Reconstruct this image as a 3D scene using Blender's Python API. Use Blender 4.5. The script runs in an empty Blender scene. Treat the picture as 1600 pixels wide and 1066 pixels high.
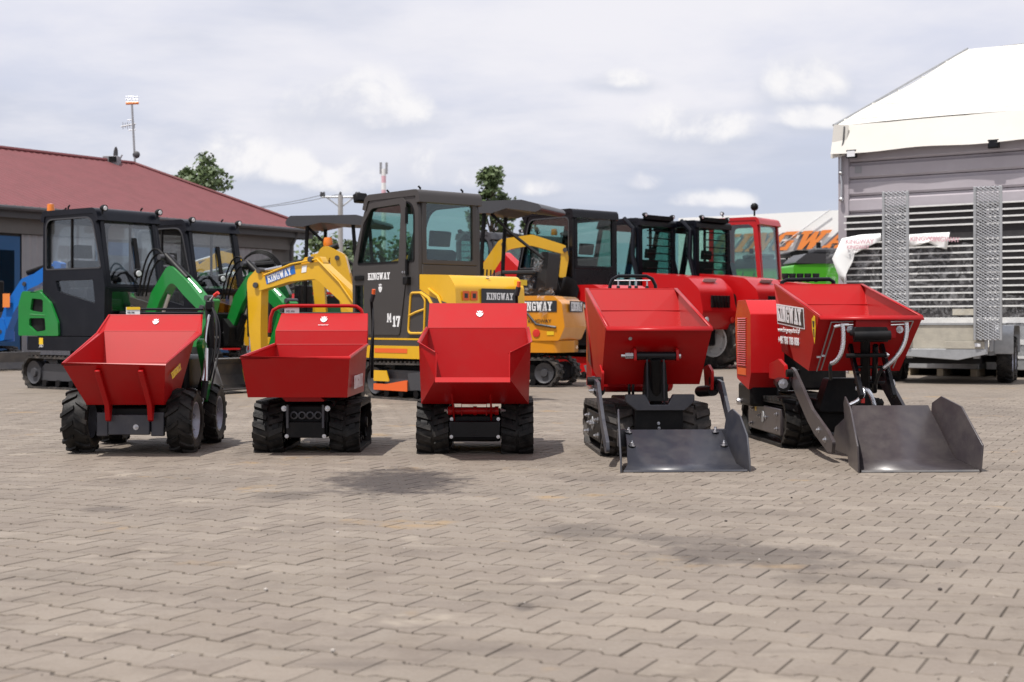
import bpy, bmesh, math, random
from mathutils import Vector, Matrix, geometry
random.seed(7)
scene = bpy.context.scene
C = scene.collection
# ------------------------------------------------------------------ camera
F, CX, YH, H = 2200.0, 800.0, 508.0, 0.83     # focal length in photo pixels, horizon row, eye height (m)
cam_d = bpy.data.cameras.new('camera')
cam = bpy.data.objects.new('camera', cam_d); C.objects.link(cam)
cam.location = (0, 0, H); cam.rotation_euler = (math.radians(90), 0, 0)
cam_d.sensor_width = 36.0; cam_d.lens = F/1600*36
cam_d.shift_y = -(533-YH)/1600
cam_d.clip_start = 0.1; cam_d.clip_end = 3000
cam_d.dof.use_dof = True; cam_d.dof.focus_distance = 8.9; cam_d.dof.aperture_fstop = 4.5
scene.camera = cam
scene.cycles.transparent_max_bounces = 40
# ------------------------------------------------------------------ sun and sky
SUN = Vector((-0.29, -0.25, 1.0)).normalized()       # towards the sun
sun_d = bpy.data.lights.new('sun', 'SUN'); sun_d.energy = 5.0; sun_d.angle = math.radians(0.6)
sun_d.color = (1.0, 0.955, 0.9)
sun = bpy.data.objects.new('sun', sun_d); C.objects.link(sun)
sun.rotation_euler = SUN.to_track_quat('Z', 'Y').to_euler()
scene.view_settings.view_transform = 'Standard'; scene.view_settings.look = 'None'
scene.view_settings.exposure = 0.0; scene.view_settings.gamma = 1.0
scene.view_settings.use_curve_mapping = False
world = bpy.data.worlds.new('World'); scene.world = world; world.use_nodes = True
wn, wl = world.node_tree.nodes, world.node_tree.links
wn.clear()
def N(t, **kw):
    n = wn.new(t)
    for k, v in kw.items(): setattr(n, k, v)
    return n
def wmath(op, a, b=None, c=None, clamp=False):
    n = N('ShaderNodeMath', operation=op); n.use_clamp = clamp
    for i, v in enumerate((a, b, c)):
        if v is None: continue
        if isinstance(v, (int, float)): n.inputs[i].default_value = v
        else: wl.new(v, n.inputs[i])
    return n.outputs[0]
def wmix(fac, a, b):
    n = N('ShaderNodeMix', data_type='RGBA')
    for s, v in ((n.inputs[0], fac), (n.inputs[6], a), (n.inputs[7], b)):
        if isinstance(v, (int, float)): s.default_value = v
        elif isinstance(v, tuple): s.default_value = (*v, 1)
        else: wl.new(v, s)
    return n.outputs[2]
def wnoise(vec, scale, detail=5, rough=.55, dist=0.0):
    n = N('ShaderNodeTexNoise'); wl.new(vec, n.inputs['Vector'])
    n.inputs['Scale'].default_value = scale; n.inputs['Detail'].default_value = detail
    n.inputs['Roughness'].default_value = rough; n.inputs['Distortion'].default_value = dist
    return n.outputs['Fac']
def wramp(v, a, b):
    n = N('ShaderNodeMapRange', interpolation_type='SMOOTHSTEP')
    wl.new(v, n.inputs[0]); n.inputs[1].default_value = a; n.inputs[2].default_value = b
    return n.outputs[0]
sky = N('ShaderNodeTexSky', sky_type='NISHITA'); sky.sun_disc = False
sky.sun_elevation = math.asin(SUN.z); sky.sun_rotation = math.atan2(SUN.x, SUN.y)
sky.dust_density = 2.0
tc = N('ShaderNodeTexCoord'); gen = tc.outputs['Generated']
sep = N('ShaderNodeSeparateXYZ'); wl.new(gen, sep.inputs[0])
dx, dy, dz = sep.outputs
zc = wmath('MAXIMUM', dz, 0.0)
# high cloud sheet, seen in perspective
den = wmath('ADD', zc, 0.10)
cmb = N('ShaderNodeCombineXYZ'); wl.new(wmath('DIVIDE', dx, den), cmb.inputs[0]); wl.new(wmath('DIVIDE', dy, den), cmb.inputs[1])
n1 = wnoise(cmb.outputs[0], 0.42, 6, .55, .3)
n2 = wnoise(cmb.outputs[0], 1.5, 5, .6, .2)
lay = wmath('MULTIPLY', wramp(wmath('ADD', wmath('MULTIPLY', n1, .7), wmath('MULTIPLY', n2, .3)), .40, .58), wramp(dz, .05, .15))
K = 10.0                                  # colours below are divided by the background strength 0.1
def kc(r, g, b): return (r*K, g*K, b*K)
thin = wmix(0.10, kc(.585, .635, .775), sky.outputs[0])          # thin hazy veil under the blue
hi = wramp(dz, 0.05, 0.24)
col = wmix(hi, thin, kc(.735, .755, .875))
# grey undersides, then broad bright cloud
n3 = wnoise(cmb.outputs[0], .62, 4, .5, .3)
col = wmix(wmath('MULTIPLY', wramp(n3, .47, .66), .75), col, kc(.575, .615, .735))
col = wmix(wmath('MULTIPLY', lay, .92), col, kc(.895, .885, .935))
# cumulus heaps low in the sky, each at its own bearing and height
ysafe = wmath('MAXIMUM', dy, 0.02)
u = wmath('DIVIDE', dx, ysafe); v = wmath('DIVIDE', dz, ysafe)
cuv = N('ShaderNodeCombineXYZ'); wl.new(u, cuv.inputs[0]); wl.new(v, cuv.inputs[1])
cn = wnoise(cuv.outputs[0], 15, 8, .60, .25)
cn2 = wnoise(gen, 9, 6, .6, .3)
heap = None; under = None
for (px, py, rx, ry) in ((545, 158, 80, 46), (600, 178, 70, 30), (365, 250, 62, 40), (655, 268, 48, 42), (560, 280, 70, 32), (455, 265, 50, 28),
                         (1095, 196, 80, 34), (1262, 125, 65, 44), (1270, 186, 55, 20), (850, 296, 28, 15), (998, 287, 28, 17), (733, 280, 34, 20),
                         (1110, 315, 60, 14), (280, 262, 60, 26), (965, 125, 45, 16),
                         (-420, 190, 120, 50), (-150, 260, 90, 36), (1850, 240, 120, 48), (2150, 170, 110, 50), (2500, 290, 90, 30)):
    du = wmath('DIVIDE', wmath('SUBTRACT', u, (px-CX)/F), 1.55*rx/F)
    dvv = wmath('SUBTRACT', v, (YH-py)/F)
    dv = wmath('DIVIDE', dvv, 1.5*ry/F)
    dv = wmath('MAXIMUM', dv, wmath('MULTIPLY', dv, -1.6))       # flatter below
    r = wmath('SQRT', wmath('ADD', wmath('MULTIPLY', du, du), wmath('MULTIPLY', dv, dv)))
    m = wmath('SUBTRACT', 1.0, r)
    du2 = wmath('MULTIPLY', du, .72); dv2 = wmath('DIVIDE', wmath('ADD', dvv, .55*ry/F), 1.15*ry/F)
    m2 = wmath('SUBTRACT', 1.0, wmath('SQRT', wmath('ADD', wmath('MULTIPLY', du2, du2), wmath('MULTIPLY', dv2, dv2))))
    under = m2 if under is None else wmath('MAXIMUM', under, m2)
    heap = m if heap is None else wmath('MAXIMUM', heap, m)
front = wramp(dy, 0.1, 0.3)
um = wmath('MULTIPLY', wramp(wmath('ADD', under, wmath('MULTIPLY', wmath('SUBTRACT', cn, .5), 1.4)), .0, .8), front)
col = wmix(wmath('MULTIPLY', um, .55), col, kc(.595, .635, .745))
hm = wmath('ADD', heap, wmath('MULTIPLY', wmath('SUBTRACT', cn, .5), 1.9))
hm = wmath('MULTIPLY', wramp(hm, .06, .75), front)
ctop = wmix(wramp(cn, .40, .60), kc(.74, .755, .84), kc(.97, .955, .965))
col = wmix(wmath('MULTIPLY', hm, .95), col, ctop)
# the same kind of heaps all round the horizon behind the camera
back = wmath('MULTIPLY', wramp(cn2, .55, .68), wmath('MULTIPLY', wramp(dy, .1, -.2), wmath('MULTIPLY', wramp(dz, .02, .06), wramp(dz, .4, .2))))
col = wmix(wmath('MULTIPLY', back, .8), col, kc(.93, .93, .96))
col = wmix(wramp(dz, 0.0, -0.05), col, kc(.30, .29, .28))
bg = N('ShaderNodeBackground'); bg.inputs['Strength'].default_value = 0.1
wl.new(col, bg.inputs['Color'])
world.cycles.sampling_method = 'MANUAL'; world.cycles.sample_map_resolution = 256
wo = N('ShaderNodeOutputWorld'); wl.new(bg.outputs[0], wo.inputs['Surface'])

# ------------------------------------------------------------------ materials
MAT = {}
def mat(name, col, rough=.5, metal=0.0, coat=0.0, spec=.5, noise=None, bump=None, coat_rough=.06):
    """noise=(scale, amount, colour2): mottled second colour; bump=(scale, strength)"""
    m = bpy.data.materials.new(name); m.use_nodes = True
    nt = m.node_tree; b = nt.nodes['Principled BSDF']
    b.inputs['Base Color'].default_value = (*col, 1); b.inputs['Roughness'].default_value = rough
    b.inputs['Metallic'].default_value = metal; b.inputs['Coat Weight'].default_value = coat
    b.inputs['Coat Roughness'].default_value = coat_rough; b.inputs['Coat IOR'].default_value = 1.4; b.inputs['Specular IOR Level'].default_value = spec
    tcn = nt.nodes.new('ShaderNodeTexCoord')
    if noise:
        n = nt.nodes.new('ShaderNodeTexNoise'); n.inputs['Scale'].default_value = noise[0]; n.inputs['Detail'].default_value = 6
        n.inputs['Roughness'].default_value = .65
        nt.links.new(tcn.outputs['Object'], n.inputs['Vector'])
        r = nt.nodes.new('ShaderNodeMapRange'); r.inputs[1].default_value = .42; r.inputs[2].default_value = .72
        r.inputs[4].default_value = noise[1]
        nt.links.new(n.outputs['Fac'], r.inputs[0])
        x = nt.nodes.new('ShaderNodeMix'); x.data_type = 'RGBA'
        x.inputs[6].default_value = (*col, 1); x.inputs[7].default_value = (*noise[2], 1)
        nt.links.new(r.outputs[0], x.inputs[0]); nt.links.new(x.outputs[2], b.inputs['Base Color'])
        rr = nt.nodes.new('ShaderNodeMapRange'); rr.inputs[3].default_value = max(0, rough-.06); rr.inputs[4].default_value = rough+.16
        nt.links.new(n.outputs['Fac'], rr.inputs[0]); nt.links.new(rr.outputs[0], b.inputs['Roughness'])
    if bump:
        n = nt.nodes.new('ShaderNodeTexNoise'); n.inputs['Scale'].default_value = bump[0]; n.inputs['Detail'].default_value = 4
        nt.links.new(tcn.outputs['Object'], n.inputs['Vector'])
        bp = nt.nodes.new('ShaderNodeBump'); bp.inputs['Strength'].default_value = bump[1]; bp.inputs['Distance'].default_value = .01
        nt.links.new(n.outputs['Fac'], bp.inputs['Height']); nt.links.new(bp.outputs[0], b.inputs['Normal'])
    MAT[name] = m; return m
DUST = (.22, .19, .165)
mat('red', (.375, .0006, .002), .5, coat=.6, spec=.08, noise=(6, .16, (.24, .045, .035)), bump=(3, .03), coat_rough=.33)
mat('red_body', (.48, .004, .006), .35, coat=.6, spec=.25, noise=(4, .12, (.34, .01, .012)), coat_rough=.15)
mat('slate', (.034, .036, .048), .36, coat=.25, noise=(7, .6, (.080, .076, .078)), bump=(25, .06), coat_rough=.25)
mat('taupe', (.044, .036, .040), .36, coat=.25, noise=(7, .6, (.095, .082, .076)), bump=(25, .06), coat_rough=.25)
mat('black', (.005, .005, .006), .42, coat=.0, spec=.2, noise=(9, .45, (.026, .023, .021)))
mat('black_gloss', (.004, .004, .006), .24, coat=.08, spec=.25, noise=(5, .25, (.014, .014, .017)))
mat('navy_black', (.004, .005, .009), .28, coat=.08, spec=.25, noise=(5, .3, (.016, .017, .023)))
mat('rubber', (.006, .0058, .0058), .5, spec=.25, noise=(8, .8, (.050, .044, .039)), bump=(60, .2))
mat('rubber_dusty', (.022, .020, .019), .62, noise=(9, .9, (.12, .10, .085)), bump=(60, .2))
mat('plastic', (.010, .010, .012), .5, noise=(20, .3, (.04, .04, .04)))
mat('steel', (.62, .62, .64), .25, metal=1.0, noise=(18, .4, (.42, .42, .44)))
mat('zinc', (.55, .56, .58), .42, metal=.9, noise=(25, .6, (.36, .37, .39)))
mat('galv', (.40, .41, .42), .5, metal=.55, noise=(12, .6, (.27, .28, .29)))
mat('rim_grey', (.33, .34, .40), .4, metal=.5, noise=(10, .3, (.2, .2, .22)))
mat('yellow', (.72, .40, .006), .33, coat=.6, noise=(5, .25, (.5, .26, .01)))
mat('orange', (.70, .27, .008), .35, coat=.6, noise=(5, .25, (.5, .18, .01)))
mat('green', (.006, .20, .028), .32, coat=.6, noise=(5, .25, (.01, .12, .025)))
mat('lime', (.075, .42, .018), .35, coat=.4, noise=(5, .2, (.05, .28, .02)))
mat('dark_green', (.004, .085, .020), .33, coat=.6, noise=(5, .25, (.006, .05, .016)))
mat('cab_grey', (.050, .045, .043), .38, coat=.15, spec=.4, noise=(5, .25, (.068, .062, .06)))
mat('mid_grey', (.050, .050, .056), .42, coat=.1, noise=(5, .3, (.032, .032, .035)))
mat('blue', (.005, .14, .52), .35, coat=.5, noise=(6, .3, (.01, .09, .33)))
mat('white', (.78, .78, .77), .45, noise=(6, .25, (.62, .61, .59)))
mat('sticker_white', (.82, .82, .82), .4)
mat('sticker_yellow', (.80, .52, .02), .4)
mat('sticker_dark', (.025, .027, .032), .4)
mat('sticker_red', (.62, .03, .02), .4)
mat('sticker_orange', (.75, .12, .02), .4)
mat('amber', (.85, .22, .01), .2, coat=.5)
mat('lamp_white', (.75, .76, .78), .15, coat=1.0)
mat('chromepipe', (.70, .71, .74), .22, metal=1.0, noise=(30, .3, (.5, .5, .52)), bump=(160, .3))
mat('seat', (.018, .018, .019), .7, noise=(20, .3, (.03, .03, .03)), bump=(80, .2))
mat('blade', (.10, .10, .105), .5, noise=(7, .7, (.19, .175, .16)))
mat('wood', (.42, .35, .25), .8, noise=(6, .6, (.28, .22, .15)), bump=(30, .3))
mat('plywood', (.44, .41, .34), .75, noise=(5, .8, (.30, .28, .24)), bump=(30, .2))
mat('bark', (.09, .07, .05), .9, noise=(12, .6, (.05, .04, .03)), bump=(20, .6))
mat('concrete', (.36, .35, .34), .85, noise=(4, .6, (.26, .25, .24)))
mat('roof_red', (.17, .047, .050), .5, noise=(3, .7, (.13, .038, .040)), bump=(9, .1))
mat('fascia', (.055, .055, .06), .5, noise=(4, .4, (.08, .08, .085)))
mat('wall_grey', (.26, .26, .275), .6, noise=(4, .4, (.2, .2, .215)))
mat('wall_dark', (.11, .105, .10), .7, noise=(4, .5, (.15, .14, .135)))
mat('door_blue', (.008, .075, .20), .45, noise=(4, .3, (.01, .05, .14)))
mat('hall_grey', (.345, .315, .34), .45, metal=0.0, noise=(3, .5, (.40, .37, .395)), bump=(6, .06))
mat('tarp', (.66, .64, .595), .6, noise=(.7, .5, (.58, .555, .50)), bump=(2.2, .25))
mat('tarp_white', (.86, .87, .86), .6, noise=(.5, .25, (.80, .81, .80)))
mat('print_orange', (.80, .24, .045), .55, noise=(6, .3, (.72, .2, .06)))
mat('print_grey', (.16, .15, .16), .6)
mat('print_pink', (.66, .40, .45), .5)
mat('dark_void', (.022, .020, .022), .8, noise=(8, .5, (.05, .045, .045)))
mat('slat', (.70, .70, .69), .45, noise=(9, .5, (.48, .48, .47)))
mat('pebble', (.45, .41, .37), .9)
mat('clod', (.06, .05, .045), .95)
def glass(name, tint, refl=.05):
    m = bpy.data.materials.new(name); m.use_nodes = True; nt = m.node_tree; nt.nodes.clear()
    o = nt.nodes.new('ShaderNodeOutputMaterial'); mx = nt.nodes.new('ShaderNodeMixShader')
    t = nt.nodes.new('ShaderNodeBsdfTransparent'); t.inputs[0].default_value = (*tint, 1)
    g = nt.nodes.new('ShaderNodeBsdfGlossy'); g.inputs['Roughness'].default_value = .02
    fr = nt.nodes.new('ShaderNodeFresnel')
    ge = nt.nodes.new('ShaderNodeNewGeometry'); io = nt.nodes.new('ShaderNodeMath'); io.operation = 'MULTIPLY_ADD'
    io.inputs[1].default_value = 1/1.5-1.5; io.inputs[2].default_value = 1.5
    nt.links.new(ge.outputs['Backfacing'], io.inputs[0]); nt.links.new(io.outputs[0], fr.inputs[0])
    mr = nt.nodes.new('ShaderNodeMapRange'); mr.inputs[3].default_value = refl-.03; mr.inputs[4].default_value = 1
    nt.links.new(fr.outputs[0], mr.inputs[0]); nt.links.new(mr.outputs[0], mx.inputs[0])
    nt.links.new(t.outputs[0], mx.inputs[1]); nt.links.new(g.outputs[0], mx.inputs[2]); nt.links.new(mx.outputs[0], o.inputs[0])
    MAT[name] = m
glass('glass', (.74, .87, .84), .07)
glass('glass_clear', (.93, .96, .96), .07)
glass('glass_dark', (.55, .62, .62), .07)
def film():
    m = bpy.data.materials.new('film'); m.use_nodes = True; nt = m.node_tree; nt.nodes.clear()
    o = nt.nodes.new('ShaderNodeOutputMaterial'); mx = nt.nodes.new('ShaderNodeMixShader')
    t = nt.nodes.new('ShaderNodeBsdfTransparent')
    p = nt.nodes.new('ShaderNodeBsdfPrincipled'); p.inputs['Base Color'].default_value = (.8, .8, .82, 1); p.inputs['Roughness'].default_value = .15
    tcn = nt.nodes.new('ShaderNodeTexCoord'); n = nt.nodes.new('ShaderNodeTexNoise'); n.inputs['Scale'].default_value = 7; n.inputs['Detail'].default_value = 6
    n.inputs['Distortion'].default_value = 1.5
    r = nt.nodes.new('ShaderNodeMapRange'); r.inputs[1].default_value = .46; r.inputs[2].default_value = .75; r.inputs[3].default_value = .02; r.inputs[4].default_value = .30
    nt.links.new(tcn.outputs['Object'], n.inputs[0]); nt.links.new(n.outputs[0], r.inputs[0]); nt.links.new(r.outputs[0], mx.inputs[0])
    nt.links.new(t.outputs[0], mx.inputs[1]); nt.links.new(p.outputs[0], mx.inputs[2]); nt.links.new(mx.outputs[0], o.inputs[0])
    MAT['film'] = m
film()

# ------------------------------------------------------------------ mesh helpers
def P(x, y, D): return Vector(((x-CX)/F*D, D, H-(y-YH)/F*D))     # a photo point at distance D
def GD(y): return H*F/(y-YH)                                      # ground distance of a photo row
def rp(pts, r, seg=4):
    """round the corners of a 2-D polygon; r one radius or one per point"""
    out = []; n = len(pts)
    for i, p in enumerate(pts):
        ri = r[i] if isinstance(r, (list, tuple)) else r
        p = Vector(p[:2]); a = Vector(pts[i-1][:2]); b = Vector(pts[(i+1) % n][:2])
        if ri <= 0: out.append((p.x, p.y)); continue
        da = (a-p); db = (b-p); la, lb = da.length, db.length; da.normalize(); db.normalize()
        ang = da.angle(db); d = min(ri/max(math.tan(ang/2), .05), la*.48, lb*.48)
        A = p+da*d; B = p+db*d
        for k in range(seg+1):
            t = k/seg
            q = A*(1-t)**2 + p*2*t*(1-t) + B*t*t
            out.append((q.x, q.y))
    return out
class MB:
    def __init__(s): s.v = []; s.f = []
    def add(s, vs, fs):
        o = len(s.v); s.v += [Vector(v) for v in vs]; s.f += [[i+o for i in f] for f in fs]; return s
    def box(s, x0, x1, y0, y1, z0, z1):
        return s.add([(x0,y0,z0),(x1,y0,z0),(x1,y1,z0),(x0,y1,z0),(x0,y0,z1),(x1,y0,z1),(x1,y1,z1),(x0,y1,z1)],
                     [(0,3,2,1),(4,5,6,7),(0,1,5,4),(1,2,6,5),(2,3,7,6),(3,0,4,7)])
    def obox(s, c, size, rot=(0,0,0)):
        from mathutils import Euler
        R = Euler(rot).to_matrix(); h = Vector(size)/2; o = len(s.v)
        s.box(-h.x, h.x, -h.y, h.y, -h.z, h.z)
        for i in range(o, len(s.v)): s.v[i] = R @ s.v[i] + Vector(c)
        return s
    def prism(s, pts, axis, a, b, holes=()):
        loops = [list(pts)] + [list(h) for h in holes]
        flat = [p for l in loops for p in l]
        def mk(p, t): return {'x': (t, p[0], p[1]), 'y': (p[0], t, p[1]), 'z': (p[0], p[1], t)}[axis]
        tris = geometry.tessellate_polygon([[Vector((p[0], p[1], 0)) for p in l] for l in loops])
        n = len(flat); fs = []
        for t in tris:
            fs.append(tuple(t)); fs.append(tuple(i+n for i in reversed(t)))
        o = 0
        for l in loops:
            k = len(l)
            for i in range(k):
                j = (i+1) % k; fs.append((o+i, o+j, o+j+n, o+i+n))
            o += k
        s.add([mk(p, a) for p in flat]+[mk(p, b) for p in flat], fs)
        return s
    def tube(s, path, r, n=8, closed=False, cap=True):
        path = [Vector(p) for p in path]; m = len(path); rings = []
        rr = r if isinstance(r, (list, tuple)) else [r]*m
        up = Vector((0, 0, 1)); prev = None
        for i in range(m):
            if closed: d = path[(i+1) % m]-path[i-1]
            else: d = path[min(i+1, m-1)]-path[max(i-1, 0)]
            d.normalize()
            if prev is None:
                a = up if abs(d.z) < .95 else Vector((1, 0, 0))
                x = d.cross(a).normalized()
            else:
                x = (prev-d*prev.dot(d))
                x = x.normalized() if x.length > 1e-6 else d.cross(up).normalized()
            prev = x; y = d.cross(x)
            rings.append([path[i]+(x*math.cos(2*math.pi*k/n)+y*math.sin(2*math.pi*k/n))*rr[i] for k in range(n)])
        o = len(s.v)
        for r_ in rings: s.v += r_
        for i in range(m if closed else m-1):
            for k in range(n):
                a = o+i*n+k; b = o+i*n+(k+1) % n; j = (i+1) % m
                s.f.append([a, b, o+j*n+(k+1) % n, o+j*n+k])
        if cap and not closed:
            s.f.append([o+k for k in reversed(range(n))]); s.f.append([o+(m-1)*n+k for k in range(n)])
        return s
    def bez(s, p0, p1, p2, p3, r, n=8, seg=10):
        p0, p1, p2, p3 = map(Vector, (p0, p1, p2, p3))
        return s.tube([p0*(1-t)**3+p1*3*t*(1-t)**2+p2*3*t*t*(1-t)+p3*t**3 for t in [i/seg for i in range(seg+1)]], r, n)
    def cyl(s, a, b, r, n=16): return s.tube([a, b], r, n)
    def lathe(s, prof, axis, c, n=24):
        """prof: (radius, offset along axis) list, swept round the axis"""
        c = Vector(c); o = len(s.v); m = len(prof)
        for k in range(n):
            a = 2*math.pi*k/n; ca, sa = math.cos(a), math.sin(a)
            for r, h in prof:
                s.v.append(c+Vector({'x': (h, r*ca, r*sa), 'y': (r*ca, h, r*sa), 'z': (r*ca, r*sa, h)}[axis]))
        for k in range(n):
            k2 = (k+1) % n
            for i in range(m-1): s.f.append([o+k*m+i, o+k*m+i+1, o+k2*m+i+1, o+k2*m+i])
        return s
    def ball(s, c, r, n=10, sq=(1,1,1)):
        c = Vector(c); o = len(s.v); m = n//2
        for i in range(m+1):
            t = math.pi*i/m
            for k in range(n):
                a = 2*math.pi*k/n
                s.v.append(c+Vector((r*sq[0]*math.sin(t)*math.cos(a), r*sq[1]*math.sin(t)*math.sin(a), r*sq[2]*math.cos(t))))
        for i in range(m):
            for k in range(n):
                s.f.append([o+i*n+k, o+i*n+(k+1) % n, o+(i+1)*n+(k+1) % n, o+(i+1)*n+k])
        return s
    def sheet(s, poly, y0, y1, th):
        """a bent sheet: 2-D (x,z) polyline given thickness th downwards/inwards and swept from y0 to y1"""
        pts = [Vector(p) for p in poly]; off = []
        for i, p in enumerate(pts):
            d = (pts[min(i+1, len(pts)-1)]-pts[max(i-1, 0)]).normalized()
            off.append(p+Vector((d.y, -d.x))*th)
        return s.prism([(p.x, p.y) for p in pts]+[(p.x, p.y) for p in reversed(off)], 'y', y0, y1)
    def slant(s, a, b, y0, y1, th, margins=None, hole_r=.03):
        """a flat panel across y between profile points a (low) and b (high); margins=(low, high, side) leaves a window hole"""
        a = Vector(a); b = Vector(b); L = (b-a).length; d = (b-a)/L; nrm = Vector((d.y, -d.x))
        outer = [(y0, 0), (y1, 0), (y1, L), (y0, L)]; holes = []
        if margins:
            lo, hi_, sd = margins
            holes = [rp([(y0+sd, lo), (y1-sd, lo), (y1-sd, L-hi_), (y0+sd, L-hi_)], hole_r)]
        o = len(s.v); s.prism(outer, 'x', 0, th, holes)
        for i in range(o, len(s.v)):
            t, y, l = s.v[i]; q = a+d*l+nrm*t
            s.v[i] = Vector((q.x, y, q.y))
        return s
    def xf(s, M):
        s.v = [M @ v for v in s.v]; return s
    def build(s, name, m, parent=None, bevel=0.0, smooth=35, solid=0.0, kind=None, bseg=2, label=None):
        me = bpy.data.meshes.new(name); me.from_pydata([tuple(v) for v in s.v], [], s.f)
        bm = bmesh.new(); bm.from_mesh(me)
        if solid: bmesh.ops.remove_doubles(bm, verts=bm.verts, dist=1e-5)
        bmesh.ops.recalc_face_normals(bm, faces=bm.faces)
        bm.to_mesh(me); bm.free()
        me.materials.append(MAT[m] if isinstance(m, str) else m)
        if smooth:
            me.polygons.foreach_set('use_smooth', [True]*len(me.polygons)); me.set_sharp_from_angle(angle=math.radians(smooth))
        o = bpy.data.objects.new(name, me); C.objects.link(o)
        if parent is not None: o.parent = parent
        if solid:
            md = o.modifiers.new('solid', 'SOLIDIFY'); md.thickness = solid; md.offset = 0
        if bevel:
            md = o.modifiers.new('bevel', 'BEVEL'); md.width = bevel; md.segments = bseg; md.limit_method = 'ANGLE'; md.angle_limit = math.radians(40)
            md.harden_normals = False
        if kind: o['kind'] = kind
        if label: o['label'] = label
        return o
def thing(name, label, cat, loc=(0,0,0), rz=0.0, group=None):
    o = bpy.data.objects.new(name, None); C.objects.link(o); o.empty_display_size = .2
    o.location = loc; o.rotation_euler = (0, 0, rz); o['label'] = label; o['category'] = cat
    if group: o['group'] = group
    return o
def tag(o, label, cat, group=None):
    o['label'] = label; o['category'] = cat
    if group: o['group'] = group
    return o
def struct(o): o['kind'] = 'structure'; return o
# slab lettering (unit height); each glyph is a width and a list of polygons
def R_(x0, y0, x1, y1): return [(x0,y0),(x1,y0),(x1,y1),(x0,y1)]
GL = {
 'K': (.86, [R_(.08,0,.32,1), R_(0,0,.42,.17), R_(0,.83,.42,1), [(.30,.42),(.42,.62),(.70,.92),(.50,.92)], [(.36,.56),(.54,.10),(.80,.10),(.52,.68)], R_(.48,0,.86,.17), R_(.46,.83,.84,1)]),
 'I': (.42, [R_(.09,0,.33,1), R_(0,0,.42,.17), R_(0,.83,.42,1)]),
 'N': (.88, [R_(.08,0,.24,1), R_(0,0,.34,.17), R_(0,.83,.34,1), [(.16,1),(.40,1),(.76,0),(.54,0)], R_(.62,0,.78,1), R_(.52,.83,.88,1)]),
 'G': (.78, [[(.04,.2),(.2,.0),(.25,.25),(.25,.75),(.2,1),(.04,.8)], R_(.2,0,.62,.18), R_(.2,.82,.62,1), R_(.56,.0,.76,.48), R_(.42,.36,.78,.52), R_(.56,.66,.74,1)]),
 'W': (1.14, [[(.08,.95),(.32,.95),(.46,0),(.28,0)], [(.50,.95),(.66,.95),(.48,0),(.30,0)], [(.48,.95),(.66,.95),(.84,0),(.66,0)], [(.82,.95),(1.04,.95),(.86,0),(.68,0)], R_(0,.83,.40,1), R_(.74,.83,1.14,1)]),
 'A': (.88, [[(.08,.05),(.26,.05),(.50,1),(.34,1)], [(.58,.05),(.82,.05),(.58,1),(.36,1)], R_(.24,.26,.66,.42), R_(0,0,.34,.17), R_(.48,0,.88,.17)]),
 'Y': (.86, [R_(.31,0,.55,.5), R_(.2,0,.66,.17), [(.06,.95),(.30,.95),(.52,.42),(.33,.42)], [(.56,.95),(.80,.95),(.53,.42),(.34,.42)], R_(0,.83,.38,1), R_(.48,.83,.86,1)]),
 '1': (.46, [R_(.12,0,.36,1), R_(0,0,.46,.17), [(.0,.72),(.14,.66),(.3,.9),(.12,1)]]),
 '7': (.62, [R_(0,.8,.62,1), [(.36,.82),(.62,.82),(.38,0),(.14,0)], R_(0,.6,.14,.82)]),
 'M': (1.06, [R_(.08,0,.26,1), R_(0,0,.36,.17), R_(.78,0,.98,1), R_(.70,0,1.06,.17), [(.10,1),(.34,1),(.60,.2),(.46,.2)], [(.72,1),(.96,1),(.62,.2),(.48,.2)]]),
 'T': (.78, [R_(.27,0,.51,1), R_(.16,0,.62,.17), R_(0,.8,.78,1), R_(0,.62,.14,.85), R_(.64,.62,.78,.85)]),
 'R': (.84, [R_(.08,0,.30,1), R_(0,0,.40,.17), R_(.0,.84,.6,1), R_(.2,.44,.6,.58), R_(.54,.5,.74,.94), [(.36,.48),(.56,.48),(.82,0),(.56,0)]]),
}
def slab(text, h, origin, ux, uz, th=.003, stretch=1.0, gap=.07, shear=0.0):
    """block lettering as thin solid pieces; ux/uz: text right and up directions"""
    ux = Vector(ux).normalized(); uz = Vector(uz).normalized(); nn = ux.cross(uz); mb = MB(); x = 0; k = 0
    o = Vector(origin)
    for ch in text:
        if ch == ' ': x += .4; continue
        w, polys = GL[ch]
        for pl in polys:
            k += 1; q = MB().prism([((px+x+py*shear)*h*stretch, py*h) for px, py in pl], 'z', 0, th+.00012*(k % 9))
            mb.add([o+ux*v.x+uz*v.y+nn*v.z for v in q.v], q.f)
        x += w+gap
    return mb, x*h*stretch
def words(name, text, h, origin, ux, uz, m, parent, th=.001, bold=.0, stretch=1.0, width=None):
    cu = bpy.data.curves.new(name, 'FONT'); cu.body = text; cu.size = h*1.4; cu.extrude = th; cu.offset = bold
    t = bpy.data.objects.new(name, cu)
    dg = bpy.context.evaluated_depsgraph_get(); C.objects.link(t); dg.update()
    me = bpy.data.meshes.new_from_object(t.evaluated_get(dg)); C.objects.unlink(t); bpy.data.objects.remove(t)
    ux = Vector(ux).normalized(); uz = Vector(uz).normalized(); nn = ux.cross(uz)
    if width: stretch = width/max(v.co.x for v in me.vertices)
    for v in me.vertices:
        c = v.co.copy(); v.co = Vector(origin)+ux*c.x*stretch+uz*c.y+nn*(c.z+th)
    me.materials.clear(); me.materials.append(MAT[m]); me.name = name
    o = bpy.data.objects.new(name, me); C.objects.link(o); o.parent = parent
    return o
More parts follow.
